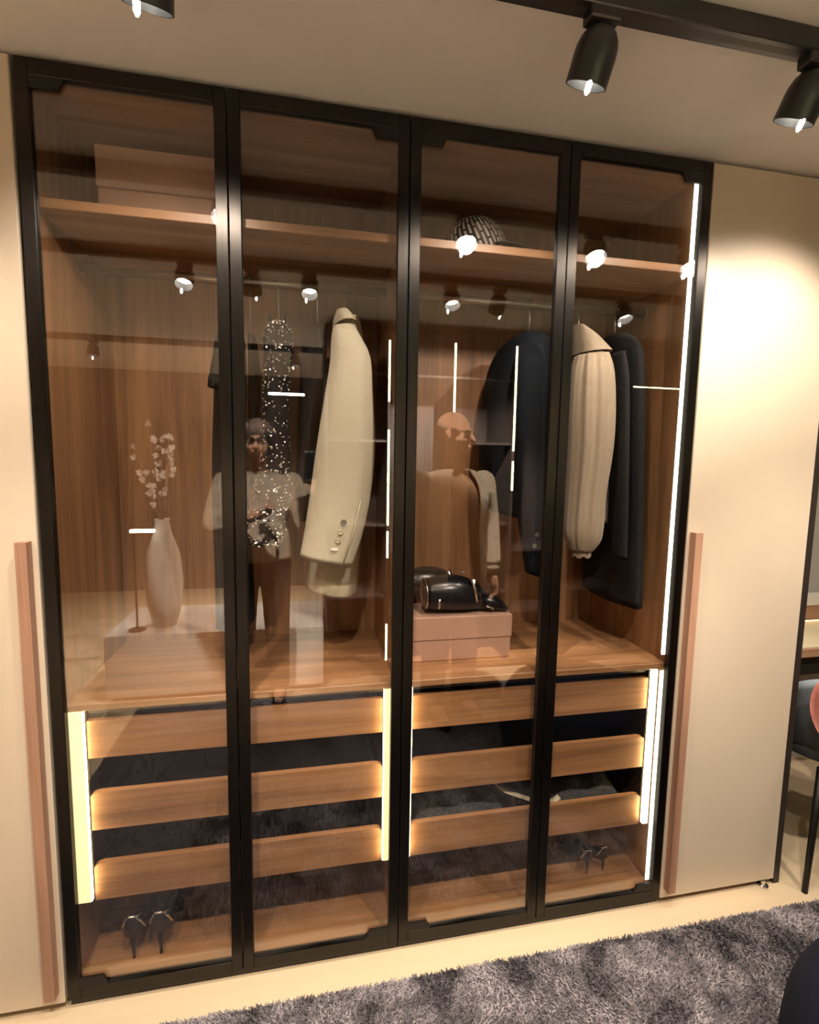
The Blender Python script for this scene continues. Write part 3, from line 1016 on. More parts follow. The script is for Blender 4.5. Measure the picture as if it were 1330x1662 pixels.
ZF = ZB + 0.0272
for px, py, k in ((218, 1556, 0), (262, 1548, 1)):
    q = at(px, py, 'z', ZF)
    pump(q[0], q[1], ZF + .0025, math.radians(88 + 3 * k), ('black stiletto pump with a silver rim, nearer to the warm lit post', 'black stiletto pump with a silver rim, second from the warm lit post')[k], 'stilettos under the warm lit drawers', 0.92)
for px, py, k in ((960, 1430, 0), (986, 1424, 1)):
    q = at(px, py, 'z', ZF)
    pump(q[0], q[1] + 0.03, ZF + .002, math.radians(96 + 4 * k), ('small black stiletto with a silver rim under the lit-edge drawers', 'small black stiletto with a silver rim, nearest the lit wardrobe edge')[k], 'small stilettos by the lit wardrobe edge', 0.62)


def boots():
    d = 0.208
    for k in range(2):
        off = np.array([-0.045 * k, 0.135 * k, 0.0])
        A = at(690, 928, 'y', d) + off
        M_ = at(735, 938, 'y', d) + off
        N_ = at(764, 962, 'y', d) + off
        H_ = at(782, 986, 'y', d) + off
        T_ = at(824, 992, 'y', d - .03) + off
        base = np.array([A[0], A[1], BXZ])
        g = thing('ankle_boot', tuple((M_[0], M_[1], BXZ)), ('black pointed ankle boot with a silver badge, lying on the shoe box', 'black pointed ankle boot on the shoe box, behind the one with the badge')[k], 'boot', 'boots on the shoe box')
        T_[2] = BXZ + 0.010
        H_[2] = BXZ + 0.035
        A[2] = BXZ + 0.066
        M_[2] = BXZ + 0.068
        N_[2] = BXZ + 0.054
        pts = crom([A, M_, N_, H_, (H_ + T_) / 2 + (0, 0, .006), T_], 4)
        rad = [float(v[0]) for v in crom([[.050], [.060], [.050], [.032], [.024], [.006]], 4)]
        bm = B()
        tube(bm, pts, rad, 24)
        sh = mk('shaft', bm, 'patent', g, True)
        ax = V3(A - M_).normalized()
        mk('lining', lathe(B(), [(0, .0006), (.046, .0006), (.050, -.002)], A, ax, 24), 'boot_inside', g)
        ring = [V3(A) + (ax.orthogonal().normalized() * math.cos(a) + ax.cross(ax.orthogonal().normalized()) * math.sin(a)) * .0495 for a in np.linspace(0, 2 * math.pi, 33)]
        mk('rim', tube(B(), ring, .0022, 8, cap=False), 'chrome', sh, True)
        hp = at(768, 940, 'y', d - .045) + off
        mk('heel', tube(B(), [hp, hp + (0.007, -.002, -0.03), np.array([hp[0] + .016, hp[1] - .004, BXZ + .045])], [.010, .006, .004], 10), 'chrome', g, True)
        if k == 0:
            c = at(752, 931, 'y', d - .056)
            mk('badge', bx(c[0] - .007, c[0] + .007, c[1] - .001, c[1] + .003, c[2] - .006, c[2] + .006, .001), 'steel', g)
            c1 = at(790, 984, 'y', d - .042)
            mk('toe_buckle', tube(B(), [c1, c1 + (.010, 0, -.003), c1 + (.020, -.002, -.004), c1 + (.022, -.003, -.012)], .0032, 8), 'chrome', g, True)
            q0 = at(714, 972, 'y', d - .066)
            mk('heel_tip', tube(B(), [q0, q0 + (0, 0, -.018), q0 + (-.001, 0, -.034)], [.006, .004, .003], 10), 'chrome', g, True)


boots()


# ------------------------------------------------------------------ things lying in the right-hand drawers
def folded(name, x0, x1, y0, y1, z0, h, label, mt, seed):
    rnd = random.Random(seed)
    bm = B()
    nx, ny = 36, 18
    top = [[None] * (ny + 1) for _ in range(nx + 1)]
    bot = [[None] * (ny + 1) for _ in range(nx + 1)]
    for i in range(nx + 1):
        for j in range(ny + 1):
            u, v = i / nx * 2 - 1, j / ny * 2 - 1
            e = (1 - abs(u) ** 6) ** .5 * (1 - abs(v) ** 6) ** .5
            z = z0 + .0005 + h * e * (0.82 + 0.10 * math.sin(7 * u + seed) * math.cos(4 * v) + 0.06 * rnd.random())
            X, Y = x0 + (x1 - x0) * (u + 1) / 2, y0 + (y1 - y0) * (v + 1) / 2
            top[i][j] = bm.verts.new((X, Y, z + .0005))
            bot[i][j] = bm.verts.new((X, Y, z0 + .0004))
    for i in range(nx):
        for j in range(ny):
            bm.faces.new((top[i][j], top[i + 1][j], top[i + 1][j + 1], top[i][j + 1]))
            bm.faces.new((bot[i][j], bot[i][j + 1], bot[i + 1][j + 1], bot[i + 1][j]))
    bmesh.ops.remove_doubles(bm, verts=bm.verts, dist=.00015)
    return tag(mk(name, bm, mt, None, True), label, 'clothes')


folded('folded_sweater', 0.985, 1.30, 0.08, 0.40, 0.2940, 0.105, 'dark grey knitted sweater folded in the lowest drawer by the centre partition', 'knit_grey', 3)
folded('folded_sweater', 1.46, 1.735, 0.08, 0.40, 0.2940, 0.118, 'dark grey fluffy sweater folded in the lowest drawer under the lit edge', 'knit_grey', 8)
# pale strap curling over the drawer edge
pts = crom([at(801, 1268, 'y', .10), at(815, 1281, 'y', .09), at(845, 1292, 'y', .085), at(870, 1300, 'y', .085), at(890, 1303, 'y', .085), at(908, 1293, 'y', .09)], 5)
mk_o = mk('strap', tube(B(), pts, [.0025 + .0075 * min(1, i / 6) for i in range(len(pts))], 10, flat=0.22), 'lining', None, True)
tag(mk_o, 'pale grey leather strap curling out of the lowest drawer between the sweaters', 'strap')


# ------------------------------------------------------------------ desk corner on the right
def desk():
    g = thing('desk', (3.05, 0.48, 0.0), 'wooden desk with a backlit shelf beyond the cream cabinet', 'desk')
    mk('desktop', bx(2.40, 3.70, 0.33, 0.65, 0.705, 0.735, .002), 'desk_pale', g)
    mk('front_edge', bx(2.40, 3.70, 0.312, 0.3295, 0.700, 0.738, .002), 'desk_wood', g)
    mk('apron', bx(2.42, 3.68, 0.36, 0.39, 0.60, 0.7045), 'carcass_dark', g)
    for x in (2.43, 3.63):
        for y in (0.36, 0.60):
            mk('leg', bx(x, x + .04, y, y + .04, 0.0, 0.60), 'black_metal', g)
    mk('backlit_panel', bx(2.41, 3.69, 0.640, 0.652, 0.7355, 0.755), 'panel_glow', g)
    mk('shelf', bx(2.40, 3.70, 0.60, 0.652, 0.7555, 0.83), 'desk_wood', g)
    mk('shelf_top', bx(2.40, 3.70, 0.595, 0.652, 0.8305, 0.88), 'white_lacquer', g)


desk()


def shell_chair():
    cx, cy = 2.655, 0.12
    g = thing('chair', (cx, cy, 0), 'grey-blue tub chair on thin black legs pulled up to the desk', 'chair')
    bm = B()
    N, Mz = 30, 8
    o_, i_ = [], []
    for k in range(Mz + 1):
        t = k / Mz
        z = 0.45 + 0.33 * t
        ro, ri = [], []
        for j in range(N + 1):
            a = math.pi * (0.95 + 1.1 * j / N)
            top = 0.0 if k < Mz else 0.0
            r = 0.275 + 0.02 * math.sin(t * math.pi) - 0.10 * (1 - t) ** 4
            zz = z - 0.16 * t * (abs(j / N - .5) * 2) ** 3 + top
            ro.append(bm.verts.new((cx + r * math.cos(a), cy + r * 0.92 * math.sin(a), zz)))
            ri.append(bm.verts.new((cx + (r - .035) * math.cos(a), cy + (r - .035) * 0.92 * math.sin(a), zz + .002)))
        o_.append(ro)
        i_.append(ri)
    for k in range(Mz):
        for j in range(N):
            bm.faces.new((o_[k][j], o_[k][j + 1], o_[k + 1][j + 1], o_[k + 1][j]))
            bm.faces.new((i_[k][j], i_[k + 1][j], i_[k + 1][j + 1], i_[k][j + 1]))
    for j in range(N):
        bm.faces.new((o_[Mz][j], o_[Mz][j + 1], i_[Mz][j + 1], i_[Mz][j]))
        bm.faces.new((o_[0][j], i_[0][j], i_[0][j + 1], o_[0][j + 1]))
    for k in range(Mz):
        bm.faces.new((o_[k][0], o_[k + 1][0], i_[k + 1][0], i_[k][0]))
        bm.faces.new((o_[k][N], i_[k][N], i_[k + 1][N], o_[k + 1][N]))
    bmesh.ops.recalc_face_normals(bm, faces=bm.faces)
    mid = [(o_[Mz][j].co + i_[Mz][j].co) / 2 for j in range(N + 1)]
    bk = mk('backrest', bm, 'chair_shell', g, True)
    mk('top_sheen_rim', tube(B(), mid, 0.020, 10), 'chair_top_sheen', bk, True)  # paler rim: light reflecting off the backrest's top, put into the colour
    mk('seat', lathe(B(), [(0, .43), (.20, .43), (.235, .45), (.235, .485), (.21, .50), (0, .505)], (cx, cy + .02, 0), n=30), 'chair_shell', g, True)
    for sx, sy in ((-1, -1), (1, -1), (-1, 1), (1, 1)):
        t = (cx + sx * .22, cy + sy * .14, .445)
        f = (cx + sx * .275, cy + sy * .17, 0.0)
        mk('leg', tube(B(), [f, t], [.0095, .0135], 12), 'black_metal', g, True)
        mk('stretcher', tube(B(), [t, (cx, cy, .438)], .009, 8), 'black_metal', g, True)


shell_chair()
# soft pink scarf hung over the chair back
def scarf():
    cx, cy = 2.655, 0.12
    bm = B()
    rows = []
    for k in range(9):
        t = k / 8
        z = .775 - .22 * t
        w_ = math.radians(15) * math.sin(math.pi * min(1, .25 + .75 * t)) ** .6
        row = []
        for j in range(13):
            a = math.radians(221) + w_ * (j / 6 - 1)
            r = .330 + .006 * math.sin(j * 1.7 + 2 * t)
            row.append(bm.verts.new((cx + r * math.cos(a), cy + r * .95 * math.sin(a), z)))
        rows.append(row)
    for k in range(8):
        for j in range(12):
            bm.faces.new((rows[k][j], rows[k][j + 1], rows[k + 1][j + 1], rows[k + 1][j]))
    bmesh.ops.solidify(bm, geom=bm.faces[:], thickness=.012)
    tag(mk('scarf', bm, 'pink_cloth', None, True), 'soft pink cloth hung on the back of the tub chair', 'cloth')


scarf()


def pouf():
    c = (1.985, -0.82, 0.0235)
    g = thing('pouf', c, 'round navy upholstered pouf standing on the shaggy rug', 'pouf')
    pr = [(0, .026), (.30, .026), (.35, .05), (.385, .12), (.39, .20), (.375, .29), (.33, .36), (.25, .405), (.12, .425), (0, .428)]
    pr = [tuple(v) for v in crom(pr, 4)]
    b = mk('cushion', lathe(B(), pr, c, n=48), 'navy_uph', g, True)
    ring = [(c[0] + .386 * math.cos(a), c[1] + .386 * math.sin(a), .158) for a in np.linspace(0, 2 * math.pi, 61)]
    mk('seam', tube(B(), ring, .006, 8, cap=False), 'navy_uph', b, True)
    for k in range(4):
        a = .6 + k * math.pi / 2
        mk('foot', lathe(B(), [(0, .0), (.018, .0), (.022, .0255), (0, .0255)], (c[0] + .24 * math.cos(a), c[1] + .24 * math.sin(a), c[2]), n=14), 'black_metal', g)


pouf()


# ------------------------------------------------------------------ the showroom opposite, seen mirrored in the glass
def mirror_at(x, y, d):
    p = at(x, y, 'y', d)
    return np.array([p[0], -p[1], p[2]])


def display():
    x0, x1, yf, yb = 0.76, 3.95, -1.97, -2.52
    g = thing('display_wardrobe', ((x0 + x1) / 2, (yf + yb) / 2, 0), 'dark open display wardrobe with upright light strips, mirrored in the glass', 'wardrobe')
    mk('back_panel', bx(x0, x1, yb, yb + .012, .02, 2.37), 'carcass_dark', g)
    mk('base_panel', bx(x0, x1, yb + .013, yf, .02, .06), 'wood_x', g)
    mk('top_panel', bx(x0, x1, yb + .013, yf, 2.34, 2.37), 'carcass_dark', g)
    xs = [0.77, 1.18, 1.63, 2.07, 2.52, 2.97, 3.42, 3.93]
    for i, x in enumerate(xs):
        mk('upright', bx(x - .009, x + .009, yb + .013, yf, .0605, 2.339), 'carcass_dark', g)
        for a, b_ in {1: ((1.89, 2.286), (1.06, 1.705), (.835, 1.02), (.108, .37)), 2: ((1.0, 2.294),), 3: ((1.58, 2.30), (1.30, 1.51))}.get(i, ()):
            mk('led_profile', bx(x - .007, x + .007, yf + .0005, yf + .006, a, b_), 'led_far', g)
    for i in range(len(xs) - 1):
        for z in ((.55, 1.05, 1.62, 2.06) if i % 2 == 0 else (.40, .86, 2.06)):
            s = mk('shelf', bx(xs[i] + .010, xs[i + 1] - .010, yb + .014, yf - .01, z, z + .018), 'carcass_dark', g)
            if i == 5 and z == 2.06:
                mk('led_profile', bx(xs[i] + .02, xs[i + 1] - .02, yf - .0095, yf - .004, z + .003, z + .012), 'led_far', s)
    return g


display()
track(-2.95, -1.8, 3.0, 'added black ceiling track beyond the white plinth, for lighting the far floor')  # this track and its lamps are added to brighten the far floor
for x, where in ((-0.95, 'past the white plinth'), (0.05, 'over the pale floor'), (0.55, 'by the display wardrobe')):
    spot(x, -2.95, (0.0, 0.1, -1.0), SPOT_ADDED * 0.30, 'added black spotlight lighting the far floor, hung ' + where, 'added spotlights over the far floor', size=100, blend=0.6)


def plinth():
    x0, x1, y0, y1, h = -0.56, 0.745, -2.45, -1.83, 0.42
    g = thing('display_plinth', ((x0 + x1) / 2, (y0 + y1) / 2, 0), 'low white display plinth carrying the flower vase, mirrored in the glass', 'plinth')
    bm = B()
    box(bm, x0, x1, y0, y1, .03, h, .006, 2)
    mk('body', bm, 'white_lacquer', g)
    mk('toe_kick', bx(x0 + .03, x1 - .03, y0 + .03, y1 - .03, 0.0, .0295), 'carcass_dark', g)
    vx, vy = -.26, -2.02
    v = thing('vase', (vx, vy, h), 'tall ceramic vase of white blossom branches on the white plinth', 'vase')
    mk('vase_body', lathe(B(), [(0, h + .0005), (.07, h + .0005), (.10, .55), (.115, .70), (.10, .88), (.055, 1.02), (.04, 1.09), (.048, 1.11), (.040, 1.11), (.034, 1.09), (0, 1.05)], (vx, vy, 0), n=28), 'ceramic', v, True)
    rnd = random.Random(21)
    for k in range(8):
        a = k * .8 + .3
        top = Vector((vx + math.cos(a) * rnd.uniform(.05, .17), vy + math.sin(a) * .10, rnd.uniform(1.40, 1.74)))
        b0 = Vector((vx, vy, 1.06))
        mid = b0.lerp(top, .5) + Vector((rnd.uniform(-.02, .02), 0, .03))
        br = mk('branch', tube(B(), [b0, mid, top], [.004, .003, .0015], 6), 'twig', v, True)
        for q in range(5):
            t = .35 + .16 * q
            p = (b0.lerp(mid, t * 2) if t < .5 else mid.lerp(top, t * 2 - 1)) + Vector((rnd.uniform(-.03, .03), rnd.uniform(-.02, .02), rnd.uniform(-.01, .02)))
            bm = B()
            for s in range(5):
                an = s * 2 * math.pi / 5 + rnd.random()
                d = Vector((math.cos(an), .5, math.sin(an))).normalized()
                sd = d.cross(Vector((0, 1, 0))).normalized()
                r = rnd.uniform(.017, .027)
                bm.faces.new([bm.verts.new(p), bm.verts.new(p + d * r * .6 + sd * r * .45), bm.verts.new(p + d * r * 1.1), bm.verts.new(p + d * r * .6 - sd * r * .45)])
            mk('blossom', bm, 'petal', br)
    lx, ly = -.40, -1.93
    lp = thing('table_lamp', (lx, ly, h), 'slim bar lamp glowing on the white plinth beside the vase', 'lamp')
    mk('lamp_foot', lathe(B(), [(0, h + .0005), (.05, h + .0005), (.05, h + .008), (.006, h + .012), (.006, 1.035), (0, 1.035)], (lx, ly, 0), n=20), 'black_metal', lp)
    mk('light_bar', bx(lx - .02, lx + .12, ly - .015, ly + .015, 1.036, 1.056, .003), 'lamp_tip', lp)


plinth()


def pendant():
    a, b_ = mirror_at(435, 638, 2.75), mirror_at(495, 639, 2.75)
    y = float(a[1])
    g = thing('linear_pendant', (float(a[0] + b_[0]) / 2, y, float(a[2])), 'slim linear pendant lamp glowing across the showroom, mirrored in the glass', 'lamp')
    z = float(a[2])
    mk('light_tube', bx(float(a[0]), float(b_[0]), y - .012, y + .012, z - .010, z + .010, .004), 'lamp_tip', g)
    for x in (float(a[0]) + .03, float(b_[0]) - .03):
        mk('wire', tube(B(), [(x, y, z + .010), (x, y, CEIL)], .0012, 6), 'black_metal', g)


pendant()


# ------------------------------------------------------------------ people
def ball(bm, c, r, n=16):
    """An ellipsoid."""
    mtx = Matrix.Translation(V3(c)) @ Matrix.Diagonal((*([r] * 3 if not isinstance(r, (tuple, list)) else r), 1))
    bmesh.ops.create_uvsphere(bm, u_segments=n, v_segments=n // 2 + 2, radius=1.0, matrix=mtx)


def limb(bm, pts, rad):
    pts = [V3(p) for p in pts]
    P = crom([list(p) for p in pts], 4)
    Rr = [float(v[0]) for v in crom([[r] for r in rad], 4)]
    tube(bm, P, Rr, 14)
    ball(bm, P[0], Rr[0], 12)
    ball(bm, P[-1], Rr[-1], 12)


def torso(bm, rows, cx, cy, yaw=0.0):
    """Stacked ellipses (z, half-width, half-depth, forward shift) turned by yaw."""
    n = 28
    R_ = []
    fx, fy = -math.sin(yaw), math.cos(yaw)
    for z, a, b_, s in [tuple(v) for v in crom(rows, 4)]:
        row = []
        for j in range(n):
            t = j / n * 2 * math.pi
            u, v = a * math.cos(t), b_ * math.sin(t) + s
            row.append(bm.verts.new((cx + u * fy + v * fx, cy - u * fx + v * fy, z)))
        R_.append(row)
    for i in range(len(R_) - 1):
        for j in range(n):
            bm.faces.new((R_[i][j], R_[i][(j + 1) % n], R_[i + 1][(j + 1) % n], R_[i + 1][j]))
    bm.faces.new(list(reversed(R_[0])))
    bm.faces.new(R_[-1])


def fuse(bm, voxel, smooth=4):
    """Voxel-fuse overlapping forms into one continuous skin."""
    bmesh.ops.recalc_face_normals(bm, faces=bm.faces)
    me = bpy.data.meshes.new('tmp')
    bm.to_mesh(me)
    bm.free()
    o = bpy.data.objects.new('tmp', me)
    COL.objects.link(o)
    r = o.modifiers.new('r', 'REMESH')
    r.mode = 'VOXEL'
    r.voxel_size = voxel
    if smooth:
        s = o.modifiers.new('s', 'SMOOTH')
        s.iterations = smooth
        s.factor = 0.5
    dg = bpy.context.evaluated_depsgraph_get()
    out = bpy.data.meshes.new_from_object(o.evaluated_get(dg))
    bpy.data.objects.remove(o)
    bpy.data.meshes.remove(me)
    return out


def rot(v, yaw, c):
    """A point given as (right, forward, up) from c for somebody whose front is turned by yaw from +y."""
    fx, fy = -math.sin(yaw), math.cos(yaw)
    return Vector((c[0] + v[0] * fy + v[1] * fx, c[1] - v[0] * fx + v[1] * fy, c[2] + v[2]))


def head(bm, c, yaw, s=1.0):
    H = lambda r, f, u: rot((r * s, f * s, u * s), yaw, c)

    def el(p, r):
        bmm = Matrix.Translation(H(*p)) @ Matrix.Rotation(yaw, 4, 'Z') @ Matrix.Diagonal((r[0] * s, r[1] * s, r[2] * s, 1))
        bmesh.ops.create_uvsphere(bm, u_segments=20, v_segments=14, radius=1.0, matrix=bmm)
    el((0, -.012, .030), (.074, .092, .088))          # skull
    el((0, .022, -.030), (.060, .066, .075))          # face
    el((0, .040, -.085), (.034, .036, .026))          # chin
    el((0, .084, .018), (.045, .014, .010))           # brow
    for r in (-1, 1):
        el((r * .040, .066, -.030), (.020, .020, .018))     # cheeks
        el((r * .075, -.008, -.010), (.008, .018, .030))    # ears
    limb(bm, [H(0, .088, .012), H(0, .100, -.012), H(0, .108, -.032)], [.008 * s, .010 * s, .013 * s])   # nose
    el((0, .086, -.058), (.020, .012, .007))
    el((0, .084, -.068), (.018, .012, .008))


def face_parts(g, c, yaw, s=1.0):
    H = lambda r, f, u: rot((r * s, f * s, u * s), yaw, c)
    for r in (-1, 1):
        bm = B()
        ball(bm, H(r * .031, .080, .002), (.013 * s, .011 * s, .009 * s), 12)
        e = mk('eye', bm, 'eye_white', g, True)
        bm = B()
        ball(bm, H(r * .031, .0895, .001), .0052 * s, 10)
        mk('iris', bm, 'hair_dark', e, True)
        mk('eyebrow', tube(B(), [H(r * .015, .097, .018), H(r * .032, .094, .023), H(r * .048, .080, .017)], .0035, 7), 'hair_dark', g, True)
    bm = B()
    bmesh.ops.create_uvsphere(bm, u_segments=14, v_segments=8, radius=1.0, matrix=Matrix.Translation(H(0, .090, -.063)) @ Matrix.Rotation(yaw, 4, 'Z') @ Matrix.Diagonal((.020 * s, .010 * s, .006 * s, 1)))
    mk('mouth', bm, 'lips', g, True)


def hand(bm, wrist, direction, palm_n, curl, side, s=1.0):
    """Palm and five bent fingers; palm_n is the way the palm faces, side +1/-1 puts the thumb."""
    d = V3(direction).normalized()
    n = V3(palm_n)
    n = (n - d * n.dot(d)).normalized()
    t = d.cross(n) * side
    w0 = V3(wrist)
    limb(bm, [w0, w0 + d * .035 * s, w0 + d * .075 * s], [.022 * s, .026 * s, .024 * s])
    for k in range(4):
        off = (k - 1.5) * .019 * s
        limb(bm, [w0 + d * .03 * s + t * off * .6, w0 + d * .085 * s + t * off], [.013 * s, .010 * s])
        L = (.075, .084, .078, .060)[k] * s
        p = w0 + d * .085 * s + t * off
        a = 0
        pts = [p]
        for q in range(3):
            a += curl * (.6, 1.0, .8)[q]
            p = p + (d * math.cos(a) + n * math.sin(a)) * L * (.45, .32, .23)[q]
            pts.append(p)
        limb(bm, pts, [.0095 * s, .0088 * s, .008 * s, .0065 * s])
    b0 = w0 + d * .025 * s - t * .022 * s
    limb(bm, [b0, b0 + (d * .5 - t * .7 + n * .25).normalized() * .035 * s, b0 + (d * .5 - t * .7 + n * .25).normalized() * .035 * s + (d * .85 - t * .2 + n * .45).normalized() * .045 * s], [.013 * s, .010 * s, .008 * s])


def woman():
    cx, cy = 0.36, -1.72
    hc = (0.362, -1.665, 1.600)
    g = thing('person', (cx, cy, 0), 'woman in glasses and a pale blouse photographing with a phone, mirrored in the glass', 'person')
    bm = B()
    head(bm, hc, 0.0, 0.98)
    limb(bm, [(cx, cy + .005, 1.40), (cx, cy + .025, 1.46), (cx, cy + .035, 1.54)], [.062, .050, .050])
    torso(bm, [(.86, .165, .115, 0), (.95, .160, .115, 0), (1.05, .135, .100, .01), (1.20, .150, .110, .015), (1.32, .165, .105, .01), (1.40, .135, .080, 0), (1.43, .07, .055, 0)], cx, cy)
    lg = [(cx - .09, cy, .90), (cx - .10, cy + .01, .50), (cx - .10, cy - .01, .10)]
    rg = [(cx + .09, cy, .90), (cx + .10, cy + .01, .50), (cx + .11, cy - .01, .10)]
    limb(bm, lg, [.085, .056, .040])
    limb(bm, rg, [.085, .056, .040])
    for x in (cx - .10, cx + .11):
        limb(bm, [(x, cy - .04, .068), (x, cy + .06, .066), (x, cy + .13, .056)], [.034, .034, .024])
    # right arm up to the phone, left hand at the badge
    RS, RE, RW = (cx + .19, cy, 1.355), (cx + .285, cy + .06, 1.10), (0.702, -1.498, 1.415)
    LS, LE, LW = (cx - .19, cy, 1.355), (cx - .255, cy + .05, 1.10), (cx - .02, cy + .215, 1.175)
    limb(bm, [RS, RE, RW], [.052, .040, .027])
    limb(bm, [LS, LE, LW], [.052, .040, .027])
    hand(bm, RW, (-.12, .30, .95), (-.75, .62, 0), .42, 1, .92)
    hand(bm, LW, (.85, .25, .35), (0, -.5, .5), .55, -1, .92)
    mk('body', fuse(bm, .0062, 3), 'skin', g, True)
    face_parts(g, hc, 0.0, 0.98)
    # hair, gathered back
    bm = B()
    ball(bm, (hc[0], hc[1] - .020, hc[2] + .048), (.090, .102, .088), 22)
    ball(bm, (hc[0], hc[1] - .085, hc[2] - .010), (.070, .050, .090), 18)
    for r in (-1, 1):
        limb(bm, [(hc[0] + r * .055, hc[1] + .045, hc[2] + .075), (hc[0] + r * .078, hc[1] + .012, hc[2] + .03), (hc[0] + r * .076, hc[1] - .03, hc[2] - .06)], [.020, .020, .018])
    mk('hair', fuse(bm, .006, 3), 'hair_dark', g, True)
    # blouse over torso and arms
    bm = B()
    torso(bm, [(.90, .195, .145, 0), (1.0, .185, .140, .005), (1.10, .172, .132, .01), (1.22, .178, .135, .02), (1.33, .190, .125, .012), (1.395, .160, .098, 0), (1.425, .092, .075, 0)], cx, cy)
    limb(bm, [RS, RE, (0.630, -1.535, 1.315)], [.070, .060, .052])
    limb(bm, [LS, LE, (cx - .10, cy + .165, 1.15)], [.070, .060, .052])
    mk('blouse', fuse(bm, .010, 4), 'blouse', g, True)
    bm = B()
    torso(bm, [(.80, .172, .122, 0), (.90, .175, .125, 0), (.96, .165, .120, 0)], cx, cy)
    limb(bm, lg, [.100, .076, .062])
    limb(bm, rg, [.100, .076, .062])
    mk('trousers', fuse(bm, .010, 3), 'trousers', g, True)
    # glasses
    bm = B()
    for r in (-1, 1):
        c = (hc[0] + r * .033, hc[1] + .102, hc[2] + .001)
        tube(bm, [(c[0] + .027 * math.cos(a), c[1] - abs(.006 * math.cos(a)), c[2] + .021 * math.sin(a)) for a in np.linspace(0, 2 * math.pi, 29)], .0024, 7, cap=False)
        tube(bm, [(hc[0] + r * .060, hc[1] + .094, hc[2] + .006), (hc[0] + r * .077, hc[1] + .05, hc[2] + .004), (hc[0] + r * .080, hc[1] - .02, hc[2] + .002)], .0022, 7)
    tube(bm, [(hc[0] - .008, hc[1] + .103, hc[2] + .006), (hc[0], hc[1] + .105, hc[2] + .009), (hc[0] + .008, hc[1] + .103, hc[2] + .006)], .0022, 7)
    gl = mk('glasses', bm, 'black_metal', g, True)
    for x in (cx - .10, cx + .11):
        bm = B()
        limb(bm, [(x, cy - .05, .034), (x, cy + .06, .034), (x, cy + .15, .028)], [.040, .041, .030])
        for v in bm.verts:
            v.co.z = max(v.co.z, .0245)
        mk('shoe', bm, 'patent', g, True)
    c = (cx + .06, cy + .162, 1.165)
    bd = bx(c[0] - .045, c[0] + .045, c[1], c[1] + .002, c[2] - .03, c[2] + .03, .001)
    tag(mk('badge', bd, 'tag_white', None), 'white card badge held at the chest of the woman with the phone', 'card')
    # the phone, just behind the lens it photographs through
    p = thing('phone', (0.660, -1.396, 1.44), 'black phone held up by the woman, mirrored in the glass', 'phone')
    mk('case', bx(0.628, 0.700, -1.4035, -1.3945, 1.395, 1.545, .0035), 'black_metal', p)
    mk('camera_bump', bx(0.634, 0.662, -1.3944, -1.3920, 1.500, 1.538, .001), 'patent', p)


woman()


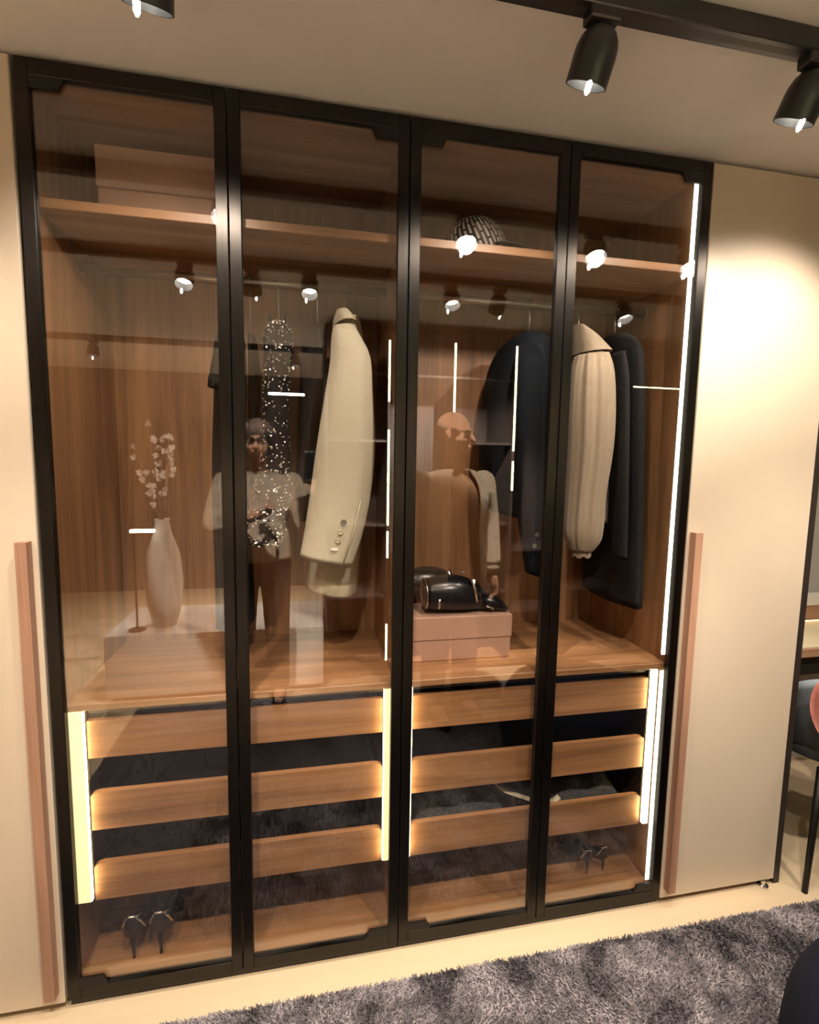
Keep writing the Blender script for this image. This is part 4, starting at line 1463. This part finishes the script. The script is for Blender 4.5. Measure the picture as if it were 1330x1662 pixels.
def man():
    yaw = math.radians(-14)
    cx, cy = 1.455, -1.36
    hy = math.radians(-50)
    hc = (1.452, -1.335, 1.650)
    g = thing('person', (cx, cy, 0), 'bald man in a pale blazer and brown shirt looking sideways, mirrored in the glass', 'person')
    Q = lambda r, f, u: tuple(rot((r, f, u), yaw, (cx, cy, 0)))
    bm = B()
    head(bm, hc, hy, 1.08)
    limb(bm, [Q(0, .0, 1.42), Q(0, .01, 1.50), Q(0, .015, 1.58)], [.072, .062, .060])
    torso(bm, [(.88, .165, .120, 0), (1.0, .165, .125, .01), (1.15, .165, .125, .01), (1.30, .185, .125, .01), (1.40, .175, .10, 0), (1.45, .085, .065, 0)], cx, cy, yaw)
    lg = [Q(-.095, 0, .92), Q(-.10, .02, .50), Q(-.10, -.01, .11)]
    rg = [Q(.095, 0, .92), Q(.10, .02, .50), Q(.11, -.01, .11)]
    limb(bm, lg, [.09, .06, .043])
    limb(bm, rg, [.09, .06, .043])
    for r in (-.10, .11):
        limb(bm, [Q(r, -.05, .072), Q(r, .06, .070), Q(r, .14, .058)], [.038, .038, .026])
    RS, RE, RW = Q(.205, 0, 1.385), Q(.275, -.02, 1.10), Q(.25, .07, .86)
    LS, LE, LW = Q(-.205, 0, 1.385), Q(-.275, -.02, 1.10), Q(-.25, .07, .86)
    limb(bm, [RS, RE, RW], [.056, .044, .029])
    limb(bm, [LS, LE, LW], [.056, .044, .029])
    fwd = rot((0, 1, 0), yaw, (0, 0, 0))
    hand(bm, RW, V3((0, 0, -1)) + fwd * .25, rot((-1, 0, 0), yaw, (0, 0, 0)), .35, 1, 1.0)
    hand(bm, LW, V3((0, 0, -1)) + fwd * .25, rot((1, 0, 0), yaw, (0, 0, 0)), .35, -1, 1.0)
    mk('body', fuse(bm, .0066, 3), 'skin', g, True)
    face_parts(g, hc, hy, 1.08)
    # cropped grey hair at the back and sides
    bm = B()
    bmesh.ops.create_uvsphere(bm, u_segments=24, v_segments=16, radius=1.0, matrix=Matrix.Translation(rot((0, -.030, .020), hy, hc)) @ Matrix.Rotation(hy, 4, 'Z') @ Matrix.Diagonal((.0835, .088, .085, 1)))
    mk('hair', bm, 'hair_grey', g, True)
    bm = B()
    torso(bm, [(.90, .172, .128, 0), (1.0, .173, .133, .01), (1.15, .173, .133, .012), (1.30, .190, .133, .012), (1.40, .178, .106, 0), (1.452, .088, .075, 0)], cx, cy, yaw)
    mk('shirt', fuse(bm, .010, 2), 'brown_shirt', g, True)
    # open blazer: a shell wrapped round the back and sides, with two sleeves
    bm = B()
    rows = [(.80, .215, .175, 0), (.95, .208, .170, 0), (1.10, .198, .160, .005), (1.28, .212, .160, .005), (1.38, .212, .135, 0), (1.435, .150, .105, 0), (1.455, .100, .085, 0)]
    rr = crom(rows, 3)
    n = 34
    grid = []
    for z, a, b_, s in rr:
        gap = 0.52 - 0.16 * (z - .8)
        ring = []
        for j in range(n + 1):
            t = math.pi / 2 + gap + (2 * math.pi - 2 * gap) * j / n
            ring.append(bm.verts.new(rot((a * math.cos(t), b_ * math.sin(t) + s, z), yaw, (cx, cy, 0))))
        grid.append(ring)
    for i in range(len(grid) - 1):
        for j in range(n):
            bm.faces.new((grid[i][j], grid[i][j + 1], grid[i + 1][j + 1], grid[i + 1][j]))
    o = mk('blazer', bm, 'blazer', g, True)
    sm = o.modifiers.new('thick', 'SOLIDIFY')
    sm.thickness = .008
    sm.offset = 1
    for S_, E_, W_ in ((RS, RE, RW), (LS, LE, LW)):
        bm = B()
        W2 = V3(E_).lerp(V3(W_), .88)
        limb(bm, [S_, E_, W2], [.072, .060, .046])
        mk('sleeve', bm, 'blazer', o, True)
    bm = B()
    torso(bm, [(.82, .178, .128, 0), (.92, .180, .132, 0), (.97, .174, .130, 0)], cx, cy, yaw)
    limb(bm, lg, [.105, .082, .07])
    limb(bm, rg, [.105, .082, .07])
    mk('trousers', fuse(bm, .010, 3), 'trousers', g, True)
    for r in (-.10, .11):
        bm = B()
        limb(bm, [Q(r, -.06, .036), Q(r, .06, .036), Q(r, .165, .03)], [.046, .047, .033])
        for v in bm.verts:
            v.co.z = max(v.co.z, .0245)
        mk('shoe', bm, 'patent', g, True)


man()
